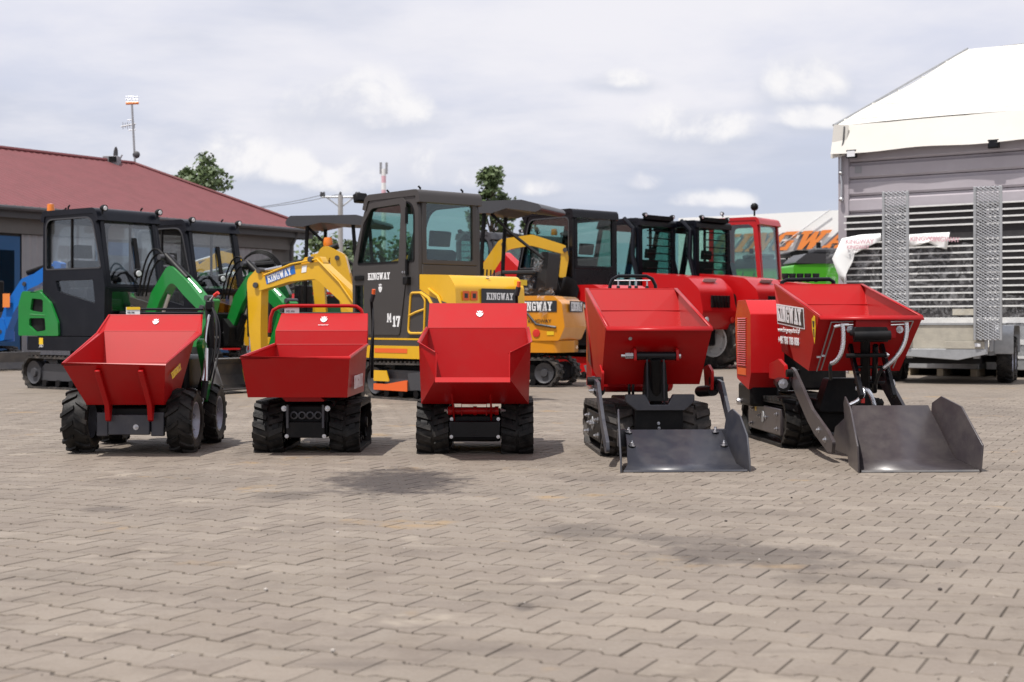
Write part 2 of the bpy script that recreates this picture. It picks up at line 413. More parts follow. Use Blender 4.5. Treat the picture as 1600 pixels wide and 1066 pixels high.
def crest(parent, c, ux, uz, h, m='sticker_white'):
    """small shield emblem with a crowned beast's head"""
    c = Vector(c); ux = Vector(ux).normalized(); uz = Vector(uz).normalized(); nn = ux.cross(uz)
    def put(pts, m_, z0, z1, nm='crest', par=parent):
        q = MB().prism([(a*h, b*h) for a, b in pts], 'z', z0, z1)
        q.v = [c+ux*v.x+uz*v.y+nn*v.z for v in q.v]; return q.build(nm, m_, par)
    s_ = put([(0,-.5),(.22,-.34),(.36,-.08),(.40,.22),(.26,.14),(.15,.3),(0,.2),(-.15,.3),(-.26,.14),(-.40,.22),(-.36,-.08),(-.22,-.34)], m, .0005, .002)
    put([(-.3,.38),(-.3,.56),(-.14,.46),(0,.62),(.14,.46),(.3,.56),(.3,.38)], m, .0005, .002, 'crown_mark')
    put([(-.2,.0),(-.05,-.06),(-.16,-.12)], 'sticker_dark', .002, .003, 'eye_mark')
    put([(.2,.0),(.05,-.06),(.16,-.12)], 'sticker_dark', .002, .003, 'eye_mark')
    put([(-.06,-.24),(.06,-.24),(0,-.32)], 'sticker_dark', .002, .003, 'nose_mark')
    return s_
# ------------------------------------------------------------------ ground
def ground_material(name, far=False):
    m = bpy.data.materials.new(name); m.use_nodes = True; nt = m.node_tree; L = nt.links; b = nt.nodes['Principled BSDF']
    def nd(t, **k):
        n = nt.nodes.new(t)
        for a, v in k.items(): setattr(n, a, v)
        return n
    def mt(op, a, b_=None, clamp=False):
        n = nd('ShaderNodeMath', operation=op); n.use_clamp = clamp
        for i, v in enumerate((a, b_)):
            if v is None: continue
            if isinstance(v, (int, float)): n.inputs[i].default_value = v
            else: L.new(v, n.inputs[i])
        return n.outputs[0]
    def mr(v, a, b_, c=0., d=1.):
        n = nd('ShaderNodeMapRange', interpolation_type='SMOOTHSTEP'); L.new(v, n.inputs[0])
        for i, x in zip((1, 2, 3, 4), (a, b_, c, d)): n.inputs[i].default_value = x
        return n.outputs[0]
    def mix(f, a, b_):
        n = nd('ShaderNodeMix', data_type='RGBA')
        for s, v in ((n.inputs[0], f), (n.inputs[6], a), (n.inputs[7], b_)):
            if isinstance(v, (int, float)): s.default_value = v
            elif isinstance(v, tuple): s.default_value = (*v, 1)
            else: L.new(v, s)
        return n.outputs[2]
    geo = nd('ShaderNodeNewGeometry'); pos = geo.outputs['Position']
    def noise(scale, detail=5, rough=.6, vec=pos, dist=0.):
        n = nd('ShaderNodeTexNoise'); L.new(vec, n.inputs[0]); n.inputs['Scale'].default_value = scale
        n.inputs['Detail'].default_value = detail; n.inputs['Roughness'].default_value = rough; n.inputs['Distortion'].default_value = dist
        return n.outputs[0]
    big = noise(.55, 2); mid = noise(3.2, 3, .65); fine = noise(60, 3, .7); grit = noise(260, 1, .7)
    # tyre-swept streaks run roughly along the yard
    mp = nd('ShaderNodeMapping'); mp.inputs['Rotation'].default_value = (0, 0, math.radians(20)); mp.inputs['Scale'].default_value = (.9, 9, 1)
    L.new(pos, mp.inputs[0]); streak = noise(1.4, 4, .65, mp.outputs[0])
    c = mix(mr(mid, .35, .7), (0.202, 0.168, 0.135), (0.234, 0.199, 0.165))
    c = mix(mr(big, .4, .65, 0, .45), c, (0.182, 0.156, 0.127))
    oi = nd('ShaderNodeObjectInfo')
    rnd = mt('FRACT', mt('ADD', geo.outputs['Random Per Island'], mt('MULTIPLY', oi.outputs['Random'], 7.31)))
    c = mix(mr(rnd, 0, 1, .0, .75 if not far else 0.), c, (0.189, 0.157, 0.130))
    rnd2 = mt('FRACT', mt('MULTIPLY', rnd, 13.7))
    c = mix(mr(rnd2, .70, 1, 0, .65 if not far else 0.), c, (0.256, 0.217, 0.178))
    c = mix(mr(streak, .52, .70, 0, .60), c, (0.131, 0.108, 0.088))
    c = mix(mr(streak, .40, .22, 0, .34), c, (0.275, 0.235, 0.193))
    c = mix(mr(fine, .50, .78, 0, .42), c, (0.128, 0.108, 0.088))
    c = mix(mr(grit, .60, .82, 0, .45), c, (0.295, 0.257, 0.211))
    dirt = noise(.9, 6, .72); c = mix(mr(dirt, .50, .68, 0, .55), c, (.125, .103, .085))
    dirt2 = noise(2.6, 5, .7); c = mix(mr(dirt2, .52, .66, 0, .38), c, (.125, .100, .080))
    # pale scuffs and sandy rust spots
    sp = noise(1.7, 4, .72); c = mix(mr(sp, .60, .70, 0, .60), c, (0.320, 0.275, 0.222))
    rs = noise(1.15, 4, .7); c = mix(mr(rs, .60, .70, 0, .55), c, (0.301, 0.195, 0.088))
    # oil stains, each where it lies in the yard
    sepn = nd('ShaderNodeSeparateXYZ'); L.new(pos, sepn.inputs[0]); X, Y = sepn.outputs[0], sepn.outputs[1]
    wob = mt('MULTIPLY', mt('SUBTRACT', noise(5.5, 5, .72), .5), 1.9)
    for (px, py, w, h, amt) in ((620, 752, 130, 25, 1.0), (440, 775, 60, 10, .5), (1180, 868, 190, 24, .55), (1090, 845, 110, 10, .5), (1250, 905, 60, 12, .25), (905, 830, 90, 14, .5), (560, 746, 70, 12, .3),
                                (820, 948, 24, 9, .6), (160, 796, 45, 7, .45), (1080, 872, 34, 8, .5), (930, 748, 80, 6, .35), (1440, 880, 120, 9, .3), (1010, 838, 70, 8, .4), (250, 700, 120, 8, .3), (560, 1040, 70, 10, .2), (90, 900, 90, 12, .15), (1340, 905, 100, 12, .22),
                                (740, 1010, 100, 14, .2), (300, 748, 150, 10, .22), (1500, 640, 140, 16, .2)):
        D = GD(py); hd = (GD(py-h)-GD(py+h))/2; hw = w/F*D
        du = mt('DIVIDE', mt('SUBTRACT', X, (px-CX)/F*D), hw); dv = mt('DIVIDE', mt('SUBTRACT', Y, D), hd)
        r = mt('SQRT', mt('ADD', mt('MULTIPLY', du, du), mt('MULTIPLY', dv, dv)))
        c = mix(mr(mt('ADD', r, wob), 1.05, .45, 0, amt), c, (.055, .045, .040))
    if far:
        mp2 = nd('ShaderNodeMapping'); mp2.inputs['Rotation'].default_value = (0, 0, math.radians(27)); L.new(pos, mp2.inputs[0])
        br = nd('ShaderNodeTexBrick'); L.new(mp2.outputs[0], br.inputs[0])
        br.inputs['Scale'].default_value = 1; br.inputs['Brick Width'].default_value = .2; br.inputs['Row Height'].default_value = .1525; br.inputs['Mortar Size'].default_value = .008
        br.inputs['Mortar Smooth'].default_value = .3
        c = mix(mt('MULTIPLY', br.outputs['Fac'], .55), c, (.085, .072, .063))
    L.new(c, b.inputs['Base Color'])
    L.new(mr(fine, .3, .8, .62, .85), b.inputs['Roughness']); b.inputs['Specular IOR Level'].default_value = .35
    bp = nd('ShaderNodeBump'); bp.inputs['Strength'].default_value = .35; bp.inputs['Distance'].default_value = .004
    L.new(mt('ADD', fine, mt('MULTIPLY', grit, .6)), bp.inputs['Height']); L.new(bp.outputs[0], b.inputs['Normal'])
    MAT[name] = m
ground_material('paver'); ground_material('paver_far', True)
mat('joint', (.060, .050, .041), .9, noise=(1.6, .85, (.165, .135, .10)), bump=(90, .6))
PS = 1.0; LEN, FL, WA, ROW = .2*PS, .0870*PS, .0655*PS, .1525*PS
ANG = math.radians(-26); E1 = Vector((math.cos(ANG), math.sin(ANG))); E2 = Vector((-math.sin(ANG), math.cos(ANG)))
def paver_outline(g, ge):
    a, b, w, p, q = LEN/2-ge, FL-g, WA-g, .058*PS, .042*PS
    return [(-a,-b),(-p,-b),(-q,-w),(q,-w),(p,-b),(a,-b),(a,b),(p,b),(q,w),(-q,w),(-p,b),(-a,b)]
PT, PB = paver_outline(.0080, .0042), paver_outline(.0058, .0026)
FAN = [(0,1,10,11),(1,2,9,10),(2,3,8,9),(3,4,7,8),(4,5,6,7)]
def paver_geo():
    vs = [(x, y, 0) for x, y in PT]+[(x, y, -.0030) for x, y in PB]+[(x, y, -.022) for x, y in PB]
    fs = [tuple(f) for f in FAN]
    for k in (0, 12):
        for i in range(12):
            j = (i+1) % 12; fs.append((k+j, k+i, k+12+i, k+12+j))
    return vs, fs
PV, PF = paver_geo()
spots = []
rnd = random.Random(3)
for k in range(-155, 155):
    for i in range(-135, 135):
        c = E1*((i+.5*(k % 2))*LEN)+E2*(k*ROW)+Vector((0, 8))
        if 2.1 < c.y < 15.5 and abs(c.x) < .40*c.y+.9: spots.append(c)
ground = MB().add([(-500,-60,-.0045),(500,-60,-.0045),(500,900,-.0045),(-500,900,-.0045)], [(0,1,2,3)]).build('ground', 'joint')
struct(ground)
# the nearest 300 in view are single stones, the rest one sheet of stones
def seen(c): return abs(c.x/c.y*F) < 800+60 and (YH+H*F/c.y) < 1066+30
near = sorted([c for c in spots if seen(c)], key=lambda c: c.y)[:300]; ns = {id(c) for c in near}
pm = bpy.data.meshes.new('paver'); pm.from_pydata(PV, [], PF); pm.materials.append(MAT['paver'])
rings = MB()
for c in spots:
    tilt = Matrix.Rotation(rnd.uniform(-.006, .006), 4, 'X') @ Matrix.Rotation(rnd.uniform(-.006, .006), 4, 'Y')
    M_ = Matrix.Translation((c.x, c.y, rnd.uniform(-.0012, .0012))) @ Matrix.Rotation(ANG+rnd.uniform(-.012, .012), 4, 'Z') @ tilt
    if id(c) in ns:
        o = bpy.data.objects.new('paver', pm); C.objects.link(o); o.parent = ground; o.matrix_local = M_
    else:
        rings.add([M_ @ Vector(v) for v in PV], PF)
rings.build('paver_field', 'paver', ground, smooth=0, kind='stuff')
# beyond: the same paving continued as a sheet round the stones laid one by one
pf = MB()
def sheet_poly(pts): pf.add([(x, y, -.0005) for x, y in pts], [tuple(range(len(pts)))])
sheet_poly([(-500,15.45),(500,15.45),(500,900),(-500,900)])
sheet_poly([(-500,-60),(-1.7,-60),(-1.72,2.05),(-7.05,15.45),(-500,15.45)]); sheet_poly([(500,-60),(500,15.45),(7.05,15.45),(1.72,2.05),(1.7,-60)])
sheet_poly([(-1.7,-60),(1.7,-60),(1.72,2.05),(-1.72,2.05)])
struct(pf.build('yard_paving', 'paver_far', None, smooth=0))
# loose crumbs and pebbles
peb = MB(); clod = MB(); pr = random.Random(11)
for i in range(260):
    D = 3.2+pr.random()**1.3*9; X = pr.uniform(-.38, .38)*D; r = pr.uniform(.0015, .004) if pr.random() < .95 else pr.uniform(.005, .008)
    (peb if pr.random() < .45 else clod).ball((X, D, r*.4), r, 6, (1, pr.uniform(.6, 1), .7))
peb.build('pebbles', 'pebble', ground, kind='stuff'); clod.build('dirt_crumbs', 'clod', ground, kind='stuff')

# ------------------------------------------------------------------ long building with the red hipped roof
A = Vector((-5.60, 36.6)); U = Vector((-.58, -.815)); V = Vector((-.815, .58))
ZE, ZR, HW = 3.33, 4.93, 2.9
bt = thing('long_building', 'long low building under a dark red hipped roof with blue doors', 'building', (A.x, A.y, 0))
def bl(u, v, z): q = U*u+V*v; return Vector((q.x, q.y, z))
LB = 22
# corrugated roof: ribbed planes
def rib_roof(e0, e1, r0, r1, n):
    mb = MB(); e0, e1, r0, r1 = map(Vector, (e0, e1, r0, r1)); nrm = (e1-e0).cross(r0-e0).normalized()
    if nrm.z < 0: nrm = -nrm
    vs = []; fs = []
    for i in range(n+1):
        t = i/n; k = .018*(i % 2)
        vs += [e0.lerp(e1, t)+nrm*k, r0.lerp(r1, t)+nrm*k]
    for i in range(n): fs.append((2*i, 2*i+2, 2*i+3, 2*i+1))
    return mb.add(vs, fs)
OH = .35
roof = rib_roof(bl(-OH, -OH, ZE-.02), bl(LB, -OH, ZE-.02), bl(HW, HW, ZR), bl(LB-.01, HW, ZR), 220).build('roof', 'roof_red', bt, smooth=0)
rib_roof(bl(-OH, -OH, ZE-.02), bl(-OH, 2*HW+OH, ZE-.02), bl(HW, HW, ZR), bl(HW, HW+.01, ZR), 60).build('roof_slope', 'roof_red', bt, smooth=0)
rib_roof(bl(-OH, 2*HW+OH, ZE-.02), bl(LB, 2*HW+OH, ZE-.02), bl(HW, HW, ZR), bl(LB-.01, HW, ZR), 60).build('roof_slope', 'roof_red', bt, smooth=0)
MB().tube([bl(HW, HW, ZR+.03), bl(LB, HW, ZR+.03)], .05, 6).build('ridge_cap', 'roof_red', roof)
MB().tube([bl(-OH, -OH, ZE+.02), bl(HW, HW, ZR+.03)], .045, 6).build('hip_cap', 'roof_red', roof)
def wallbox(u0, u1, v0, v1, z0, z1):
    return MB().add([bl(u0,v0,z0), bl(u1,v0,z0), bl(u1,v1,z0), bl(u0,v1,z0), bl(u0,v0,z1), bl(u1,v0,z1), bl(u1,v1,z1), bl(u0,v1,z1)],
                    [(0,3,2,1),(4,5,6,7),(0,1,5,4),(1,2,6,5),(2,3,7,6),(3,0,4,7)])
wallbox(.05, LB, .05, 2*HW, 0, ZE-.16).build('wall', 'wall_dark', bt)
wallbox(-.30, LB, -.30, -.24, ZE-.26, ZE-.05).build('fascia', 'fascia', bt)
wallbox(-.30, -.24, -.24, 2*HW, ZE-.26, ZE-.05).build('fascia', 'fascia', bt)
wallbox(-.22, LB, -.22, .0, ZE-.18, ZE-.15).build('soffit', 'fascia', bt)
gut = MB().tube([bl(-.36, -.40, ZE-.07), bl(LB, -.40, ZE-.07)], .055, 8).build('gutter', 'fascia', bt)
MB().tube([bl(.3, -.36, ZE-.1), bl(.3, -.1, ZE-.5), bl(.3, -.1, 0.1)], .045, 8).build('downpipe', 'fascia', bt)
# wall cladding: corrugated sheets, blue doors, dark signboard band, windows
def corrug(u0, u1, z0, z1, m, name='cladding_sheet'):
    mb = MB(); n = int((u1-u0)/.09); vs = []; fs = []
    for i in range(n+1):
        uu = u0+(u1-u0)*i/n; vv = -.01-(.03 if i % 2 else 0)
        vs += [bl(uu, vv, z0), bl(uu, vv, z1)]
    for i in range(n): fs.append((2*i, 2*i+2, 2*i+3, 2*i+1))
    mb.add(vs, fs); return mb.build(name, m, bt, smooth=0)
for (u0, u1) in ((.9, 2.4), (3.6, 5.2), (6.4, 8.3), (9.6, 13.5), (15, LB)): corrug(u0, u1, .1, 2.75, 'wall_grey')
for (u0, u1) in ((2.4, 3.55), (5.25, 6.35), (8.35, 9.55), (13.6, 14.9)):
    d = wallbox(u0, u1, -.06, .03, .05, 2.7).build('door', 'door_blue', bt, bevel=.01)
    wallbox(u0+.12, u1-.12, -.085, -.063, .95, 1.02).build('door_bar', 'black', d)
    wallbox(u0+.15, u1-.15, -.075, -.062, 1.4, 2.4).build('pane', 'glass_dark', d)
wallbox(.3, LB, -.10, .02, 2.76, ZE-.2).build('sign_band', 'wall_dark', bt)
# chimney block, small mast things on the ridge
q = bl(3.6, HW, ZR)
ch = MB().box(q.x-.18, q.x+.20, q.y-.15, q.y+.15, ZR-.15, ZR+.13).build('chimney', 'wall_grey', bt, bevel=.01)
MB().box(q.x-.02, q.x+.16, q.y-.19, q.y-.155, ZR-.02, ZR+.11).build('chimney_hatch', 'black', ch)
ant = thing('antenna_mast', 'thin roof antenna mast with an orange and white grid at its top', 'antenna', (0, 0, 0))
D0 = 36.0
def ap(x, y): return P(x, y, D0)
MB().cyl(ap(211, 256), ap(206, 160), .028, 6).build('pole', 'galv', ant)
g = MB()
for i in range(5): g.cyl(ap(197+i*4.6, 151), ap(198.5+i*4.2, 164), .005, 5)
for y in (151, 155, 159): g.cyl(ap(196.5, y), ap(216, y), .005, 5)
g.build('grid_reflector', 'zinc', ant)
MB().cyl(ap(197, 162), ap(216.5, 161), .035, 6).build('grid_bar', 'print_orange', ant)
y1 = MB().cyl(ap(189, 198), ap(212, 193.5), .016, 6)
for i in range(6): y1.cyl(ap(192+i*3.6, 191+(i % 2)*1.4), ap(192+i*3.6+.3, 202-(i % 2)*1.6), .009, 5)
y1.cyl(ap(199, 188), ap(209, 187), .012, 5); y1.cyl(ap(201, 204), ap(212, 203), .012, 5)
y1.build('yagi_array', 'galv', ant)
MB().ball(ap(213, 242), .1, 8, (1, .4, 1)).build('junction_box', 'fascia', ant)
sd = thing('satellite_dish', 'small dark dish and bracket on the ridge beside the antenna mast', 'dish', (0, 0, 0))
MB().lathe([(0, 0), (.08, .01), (.15, .045), (.16, .06), (.07, .03), (0, .02)], 'x', ap(178, 239), 14).build('reflector', 'fascia', sd)
MB().cyl(ap(178, 240), ap(179, 251), .02, 6).build('bracket', 'fascia', sd)
MB().cyl(ap(186, 251), ap(191, 242), .02, 6).build('arm', 'galv', sd)

# ------------------------------------------------------------------ grey clad hall with the white membrane roof
HC = P(1312, 243, 24.6).to_2d(); HWd = Vector((.807, -.59)); HN = Vector((.59, .807))
ht = thing('storage_hall', 'grey metal clad hall with a sagging white membrane roof', 'building', (HC.x, HC.y, 0))
ZT = P(1312, 243, 24.6).z
def hl(a, n, z): q = HWd*a+HN*n; return Vector((q.x, q.y, z))
def hbox(a0, a1, n0, n1, z0, z1):
    return MB().add([hl(a0,n0,z0), hl(a1,n0,z0), hl(a1,n1,z0), hl(a0,n1,z0), hl(a0,n0,z1), hl(a1,n0,z1), hl(a1,n1,z1), hl(a0,n1,z1)],
                    [(0,3,2,1),(4,5,6,7),(0,1,5,4),(1,2,6,5),(2,3,7,6),(3,0,4,7)])
LH = 9.0
hbox(.1, LH, .09, 9, 0, ZT+.1).build('wall_core', 'dark_void', ht)
hbox(.0, .19, -.07, .13, 0, ZT+.02).build('corner_post', 'hall_grey', ht, bevel=.01)
# horizontal trapezoid cladding planks
pk = .292; z = .15
while z < ZT-.02:
    prof = [(-.0, z), (-.045, z+.035), (-.045, z+.215), (-.0, z+.25), (.0, z+pk-.012), (.04, z+pk-.012), (.04, z)]
    prof = [(a, min(b, ZT+.05)) for a, b in prof]
    m_ = MB().prism(prof, 'y', .191, LH)
    m_.v = [hl(v.y, v.x, v.z) for v in m_.v]
    m_.build('cladding_plank', 'hall_grey', ht, smooth=20); z += pk
# membrane roof with the skirt
rb = MB(); NA, NB = 40, 16; vs = []; fs = []
RZ0, RZ1, RN = ZT+.50, 6.75, 7.1
for i in range(NA+1):
    for j in range(NB+1):
        a = -.06+(LH+.1)*i/NA; t = j/NB
        sag = -.10*math.sin(math.pi*t)*(abs(math.sin(math.pi*a/2.6))) + .02*math.sin(9*t+a)
        vs.append(hl(a, -.10+RN*t, RZ0+(RZ1-RZ0)*t+sag))
for i in range(NA):
    for j in range(NB): k = i*(NB+1)+j; fs.append((k, k+NB+1, k+NB+2, k+1))
rb.add(vs, fs); rf = rb.build('membrane_roof', 'tarp', ht, smooth=60)
sk = MB(); vs = []; fs = []
for i in range(NA+1):
    a = -.06+(LH+.1)*i/NA
    for j in range(5):
        t = j/4; vs.append(hl(a, -.10-.16*t-.01*math.sin(a*5), RZ0-(.50+.015*math.sin(a*3.1))*t))
for i in range(NA):
    for j in range(4): k = i*5+j; fs.append((k, k+5, k+6, k+1))
sk.add(vs, fs).build('roof_skirt', 'tarp', ht, smooth=60)
for t in (.06, .24, .42, .60, .80):
    MB().tube([hl(-.06+(LH+.1)*i/NA, -.10+RN*t, RZ0+(RZ1-RZ0)*t-.10*math.sin(math.pi*t)*abs(math.sin(math.pi*(-.06+(LH+.1)*i/NA)/2.6))+.02*math.sin(9*t-.06+(LH+.1)*i/NA)+.004) for i in range(NA+1)], .018, 5).build('roof_seam', 'tarp', rf)
# far slope, gable edge and corner flap
MB().add([hl(-.06, RN-.1, RZ1), hl(LH, RN-.1, RZ1), hl(LH, 2*RN, RZ0), hl(-.06, 2*RN, RZ0)], [(0,1,2,3)]).build('roof_slope', 'tarp', ht)
MB().add([hl(-.05, -.1, RZ0-.5), hl(-.05, 2*RN, RZ0-.5), hl(-.05, 2*RN, RZ0), hl(-.05, RN, RZ1-.03), hl(-.05, -.1, RZ0-.02)], [(0,1,2,3,4)]).build('gable', 'tarp', ht)
MB().tube([hl(-.07, -.1, RZ0+.02), hl(-.07, RN-.1, RZ1+.03)], .022, 6).build('keder_rail', 'galv', ht)
MB().prism(rp([(-.20, ZT-.06), (.10, ZT-.03), (.16, ZT+.50), (-.12, ZT+.54)], .03), 'x', -.02, .02)
fl_ = MB().prism(rp([(-.09, ZT-.07), (.17, ZT-.03), (.24, ZT+.49), (-.03, ZT+.52)], .03), 'x', -.19, -.165)
fl_.v = [hl(v.y, v.x, v.z) for v in fl_.v]; fl_.build('corner_flap', 'tarp', ht)
sp_ = MB().tube([hl(.17, -.20, ZT+.47), hl(.155, -.215, ZT+.2), hl(.10, -.21, ZT-.02)], .012, 6); sp_.build('lacing_cord', 'fascia', ht)
# tie strap at the corner
st = MB().tube([hl(.07, -.11, ZT+.05), hl(.07, -.12, ZT-.28)], .022, 6)
st.ball(hl(.07, -.12, ZT-.32), .04, 8).tube([hl(.07,-.12,ZT-.36), hl(.09,-.12,ZT-.5), hl(.08,-.12,ZT-.75)], .02, 6).ball(hl(.08,-.12,ZT-.78), .045, 8)
st.build('ratchet_strap', 'zinc', ht)
for i, (px, py) in enumerate(((1334, 243), (1553, 236))):
    # floodlights fixed to the wall
    a = (P(px, py, 24.3 if i == 0 else 22.8).to_2d()-HC).dot(HWd); zz = ZT-.02 if i == 0 else ZT-.03
    t = thing('floodlight', 'small wall floodlight with a pale face at the hall corner' if i == 0 else 'small dark wall floodlight under the skirt above the ramps', 'floodlight', (HC.x, HC.y, 0), 0, 'floodlights on the hall')
    hbox(a-.09, a+.09, -.26, -.19, zz-.07, zz+.07).build('housing', 'black', t, bevel=.008)
    hbox(a-.07, a+.07, -.268, -.261, zz-.05, zz+.05).build('lens', 'lamp_white' if i == 0 else 'black_gloss', t)
    hbox(a-.02, a+.02, -.189, .0, zz+.0, zz+.03).build('bracket', 'black', t)
hbox(.30, .42, -.052, -.047, ZT-.34, ZT-.22).build('repair_patch', 'wall_grey', ht)

# ------------------------------------------------------------------ far white tent with orange lettering
wt = thing('white_tent', 'far white marquee wall with big orange slanted lettering', 'tent', (0, 0, 0))
DW = 46.0
q = [P(1060, 341, DW+3), P(1440, 322, DW), P(1440, 500, DW), P(1060, 500, DW+3)]
q[2].z = q[3].z = 0
w_ = MB().add([q[0], q[1], q[2], q[3], q[0]+Vector((1.5, 8, .0)), q[1]+Vector((1.5, 8, .0)), q[2]+Vector((1.5,8,0)), q[3]+Vector((1.5,8,0))],
         [(0,1,2,3),(0,4,5,1),(0,3,7,4),(1,5,6,2),(4,7,6,5)]).build('canvas', 'tarp_white', wt)
ux2 = (q[1]-q[0]).normalized(); up = Vector((0, 0, 1)); nn = Vector((ux2.x, ux2.y, 0)).normalized().cross(up)
def on_tent(px, py):
    c0 = Vector((0, 0, H)); d_ = P(px, py, 40)-c0; return c0+d_*((q[0]-c0).dot(nn)/d_.dot(nn))
for nm, m_, off, gx, gz in (('lettering_shadow', 'print_grey', .03, -.13, -.02), ('lettering', 'print_orange', .08, 0, 0)):
    t_, w = slab('KINGWAY', .62, on_tent(1108, 396)+nn*off+ux2*gx+up*gz, ux2, up, .01, 1.35, .10, .55); t_.build(nm, m_, wt)
MB().tube([on_tent(1215, 388)+nn*.1, on_tent(1298, 328)+nn*.1], .015, 5).build('guy_rope', 'zinc', wt)

# ------------------------------------------------------------------ trees and poles behind
mat('leaf_a', (.060, .095, .032), .55); mat('leaf_b', (.088, .125, .042), .55); mat('leaf_c', (.038, .065, .028), .6)
def tree(label, base, h, rad, m, seed, crown_z=.35, n=900, leaf=.13, group='trees behind the yard', cat='tree', narrow=1.0, leaf2='leaf_b'):
    rnd = random.Random(seed); t = thing('tree', label, cat, base, 0, group)
    tr = MB().tube([(0,0,0),(.05,0,h*.3),(-.04,.02,h*.6),(.03,0,h*.9)], [h*.022, h*.017, h*.011, .015], 7)
    clumps = []
    for i in range(26):
        zt = crown_z+(1-crown_z)*rnd.random()**.85; prof = math.sin(math.pi*min(1, max(.06, (zt-crown_z)/(1-crown_z)*.86+.12)))**.7
        a = rnd.uniform(0, 6.28); r = rad*prof*narrow*rnd.uniform(.25, 1.0)
        c = Vector((r*math.cos(a), r*math.sin(a), h*zt)); clumps.append((c, rad*rnd.uniform(.22, .42)))
        tr.tube([(0, 0, h*max(.2, zt-.18)), c*.6+Vector((0,0,h*(zt-.06)*.4)), c], [.05*rad, .03*rad, .012*rad], 5)
    tr.build('trunk', 'bark', t)
    for k, mm in ((0, m), (1, leaf2)):
        mb = MB()
        for c, cr in clumps:
            for i in range(n//26//2):
                d = Vector((rnd.gauss(0, 1), rnd.gauss(0, 1), rnd.gauss(0, .8))); d = d.normalized()*cr*rnd.random()**.4
                p = c+d; s_ = leaf*rnd.uniform(.6, 1.4)
                x = Vector((rnd.uniform(-1,1), rnd.uniform(-1,1), rnd.uniform(-.6,.6))).normalized(); y = x.orthogonal().normalized()
                y = (y+x.cross(y)*rnd.uniform(-1,1)).normalized()
                mb.add([p-x*s_, p+y*s_*.55, p+x*s_, p-y*s_*.55], [(0,1,2,3)])
        mb.build('crown', mm, t, smooth=0)
    return t
def tbase(px, D): return ((px-CX)/F*D, D, 0)
def th_(py, D): return H+(YH-py)/F*D
tree('bushy green tree rising behind the red roof', tbase(318, 60), th_(252, 60), 1.7, 'leaf_a', 1, .40, 3800, .12)
tree('pointed green tree behind the grey cab roof', tbase(769, 52), th_(264, 52), .95, 'leaf_a', 2, .40, 3200, .10)
for i, (px, py, D, r, lab) in enumerate(((432, 382, 78, 1.5, 'low tree between the red roof and the canopy post'), (408, 398, 82, 1.4, 'small tree just right of the red roof corner'),
        (505, 372, 75, 2.2, 'broad tree seen under the dark canopy roof'), (545, 380, 80, 1.6, 'tree behind the orange beacon under the canopy'), (462, 395, 84, 1.6, 'short tree behind the raised green boom'),
        (600, 372, 70, 2.4, 'tree seen through the front door window of the grey cab'), (640, 376, 76, 2.0, 'tree seen through the rear part of the grey cab door'), (820, 352, 72, 1.3, 'tree top just right of the yellow boom'))):
    tree(lab, tbase(px, D), th_(py, D), r, ('leaf_a', 'leaf_c')[i % 2], 20+i, .12, 1300, .16)
pl = thing('power_pole', 'grey concrete power pole with a braced crossarm and insulators', 'pole', (0, 0, 0)); DP = 62
MB().cyl(P(532, 470, DP).xy.to_3d(), P(532, 305, DP), .11, 8).build('mast', 'concrete', pl)
MB().cyl(P(503, 308, DP), P(561, 308, DP), .05, 6).build('crossarm', 'galv', pl)
MB().cyl(P(511, 309, DP), P(531, 324, DP), .035, 6).cyl(P(552, 309, DP), P(533, 324, DP), .035, 6).build('brace', 'galv', pl)
for x in (502, 506, 532, 557, 561): MB().lathe([(0, 0), (.05, .02), (.07, .08), (.05, .14), (.06, .2), (0, .24)], 'z', P(x, 308, DP), 8).build('insulator', 'fascia', pl)
pw = MB()
for x, dy_ in ((503, 0), (532, -2)):
    pts = []
    for i in range(21):
        t = i/20; a = P(x, 305+dy_, DP); b = P(x-420, 296+dy_, DP+8); p = a.lerp(b, t); p.z -= .9*4*t*(1-t); pts.append(p)
    pw.tube(pts, .012, 4)
pw.build('power_line', 'fascia', pl)
mt_ = thing('mobile_mast', 'far pale red and white lattice mast with antennas on top', 'mast', (0, 0, 0)); DM = 160
for i in range(6):
    MB().cyl(P(599.5, 330-i*11, DM), P(599.5, 319-i*11, DM), .26, 8).build('mast_section', ('print_pink', 'white')[i % 2], mt_)
MB().cyl(P(599.5, 400, DM).xy.to_3d(), P(599.5, 330, DM), .26, 8).build('mast_foot', 'white', mt_)
for x in (595, 604): MB().obox(P(x, 263, DM), (.25, .25, 1.3)).build('antenna_panel', 'wall_grey', mt_)
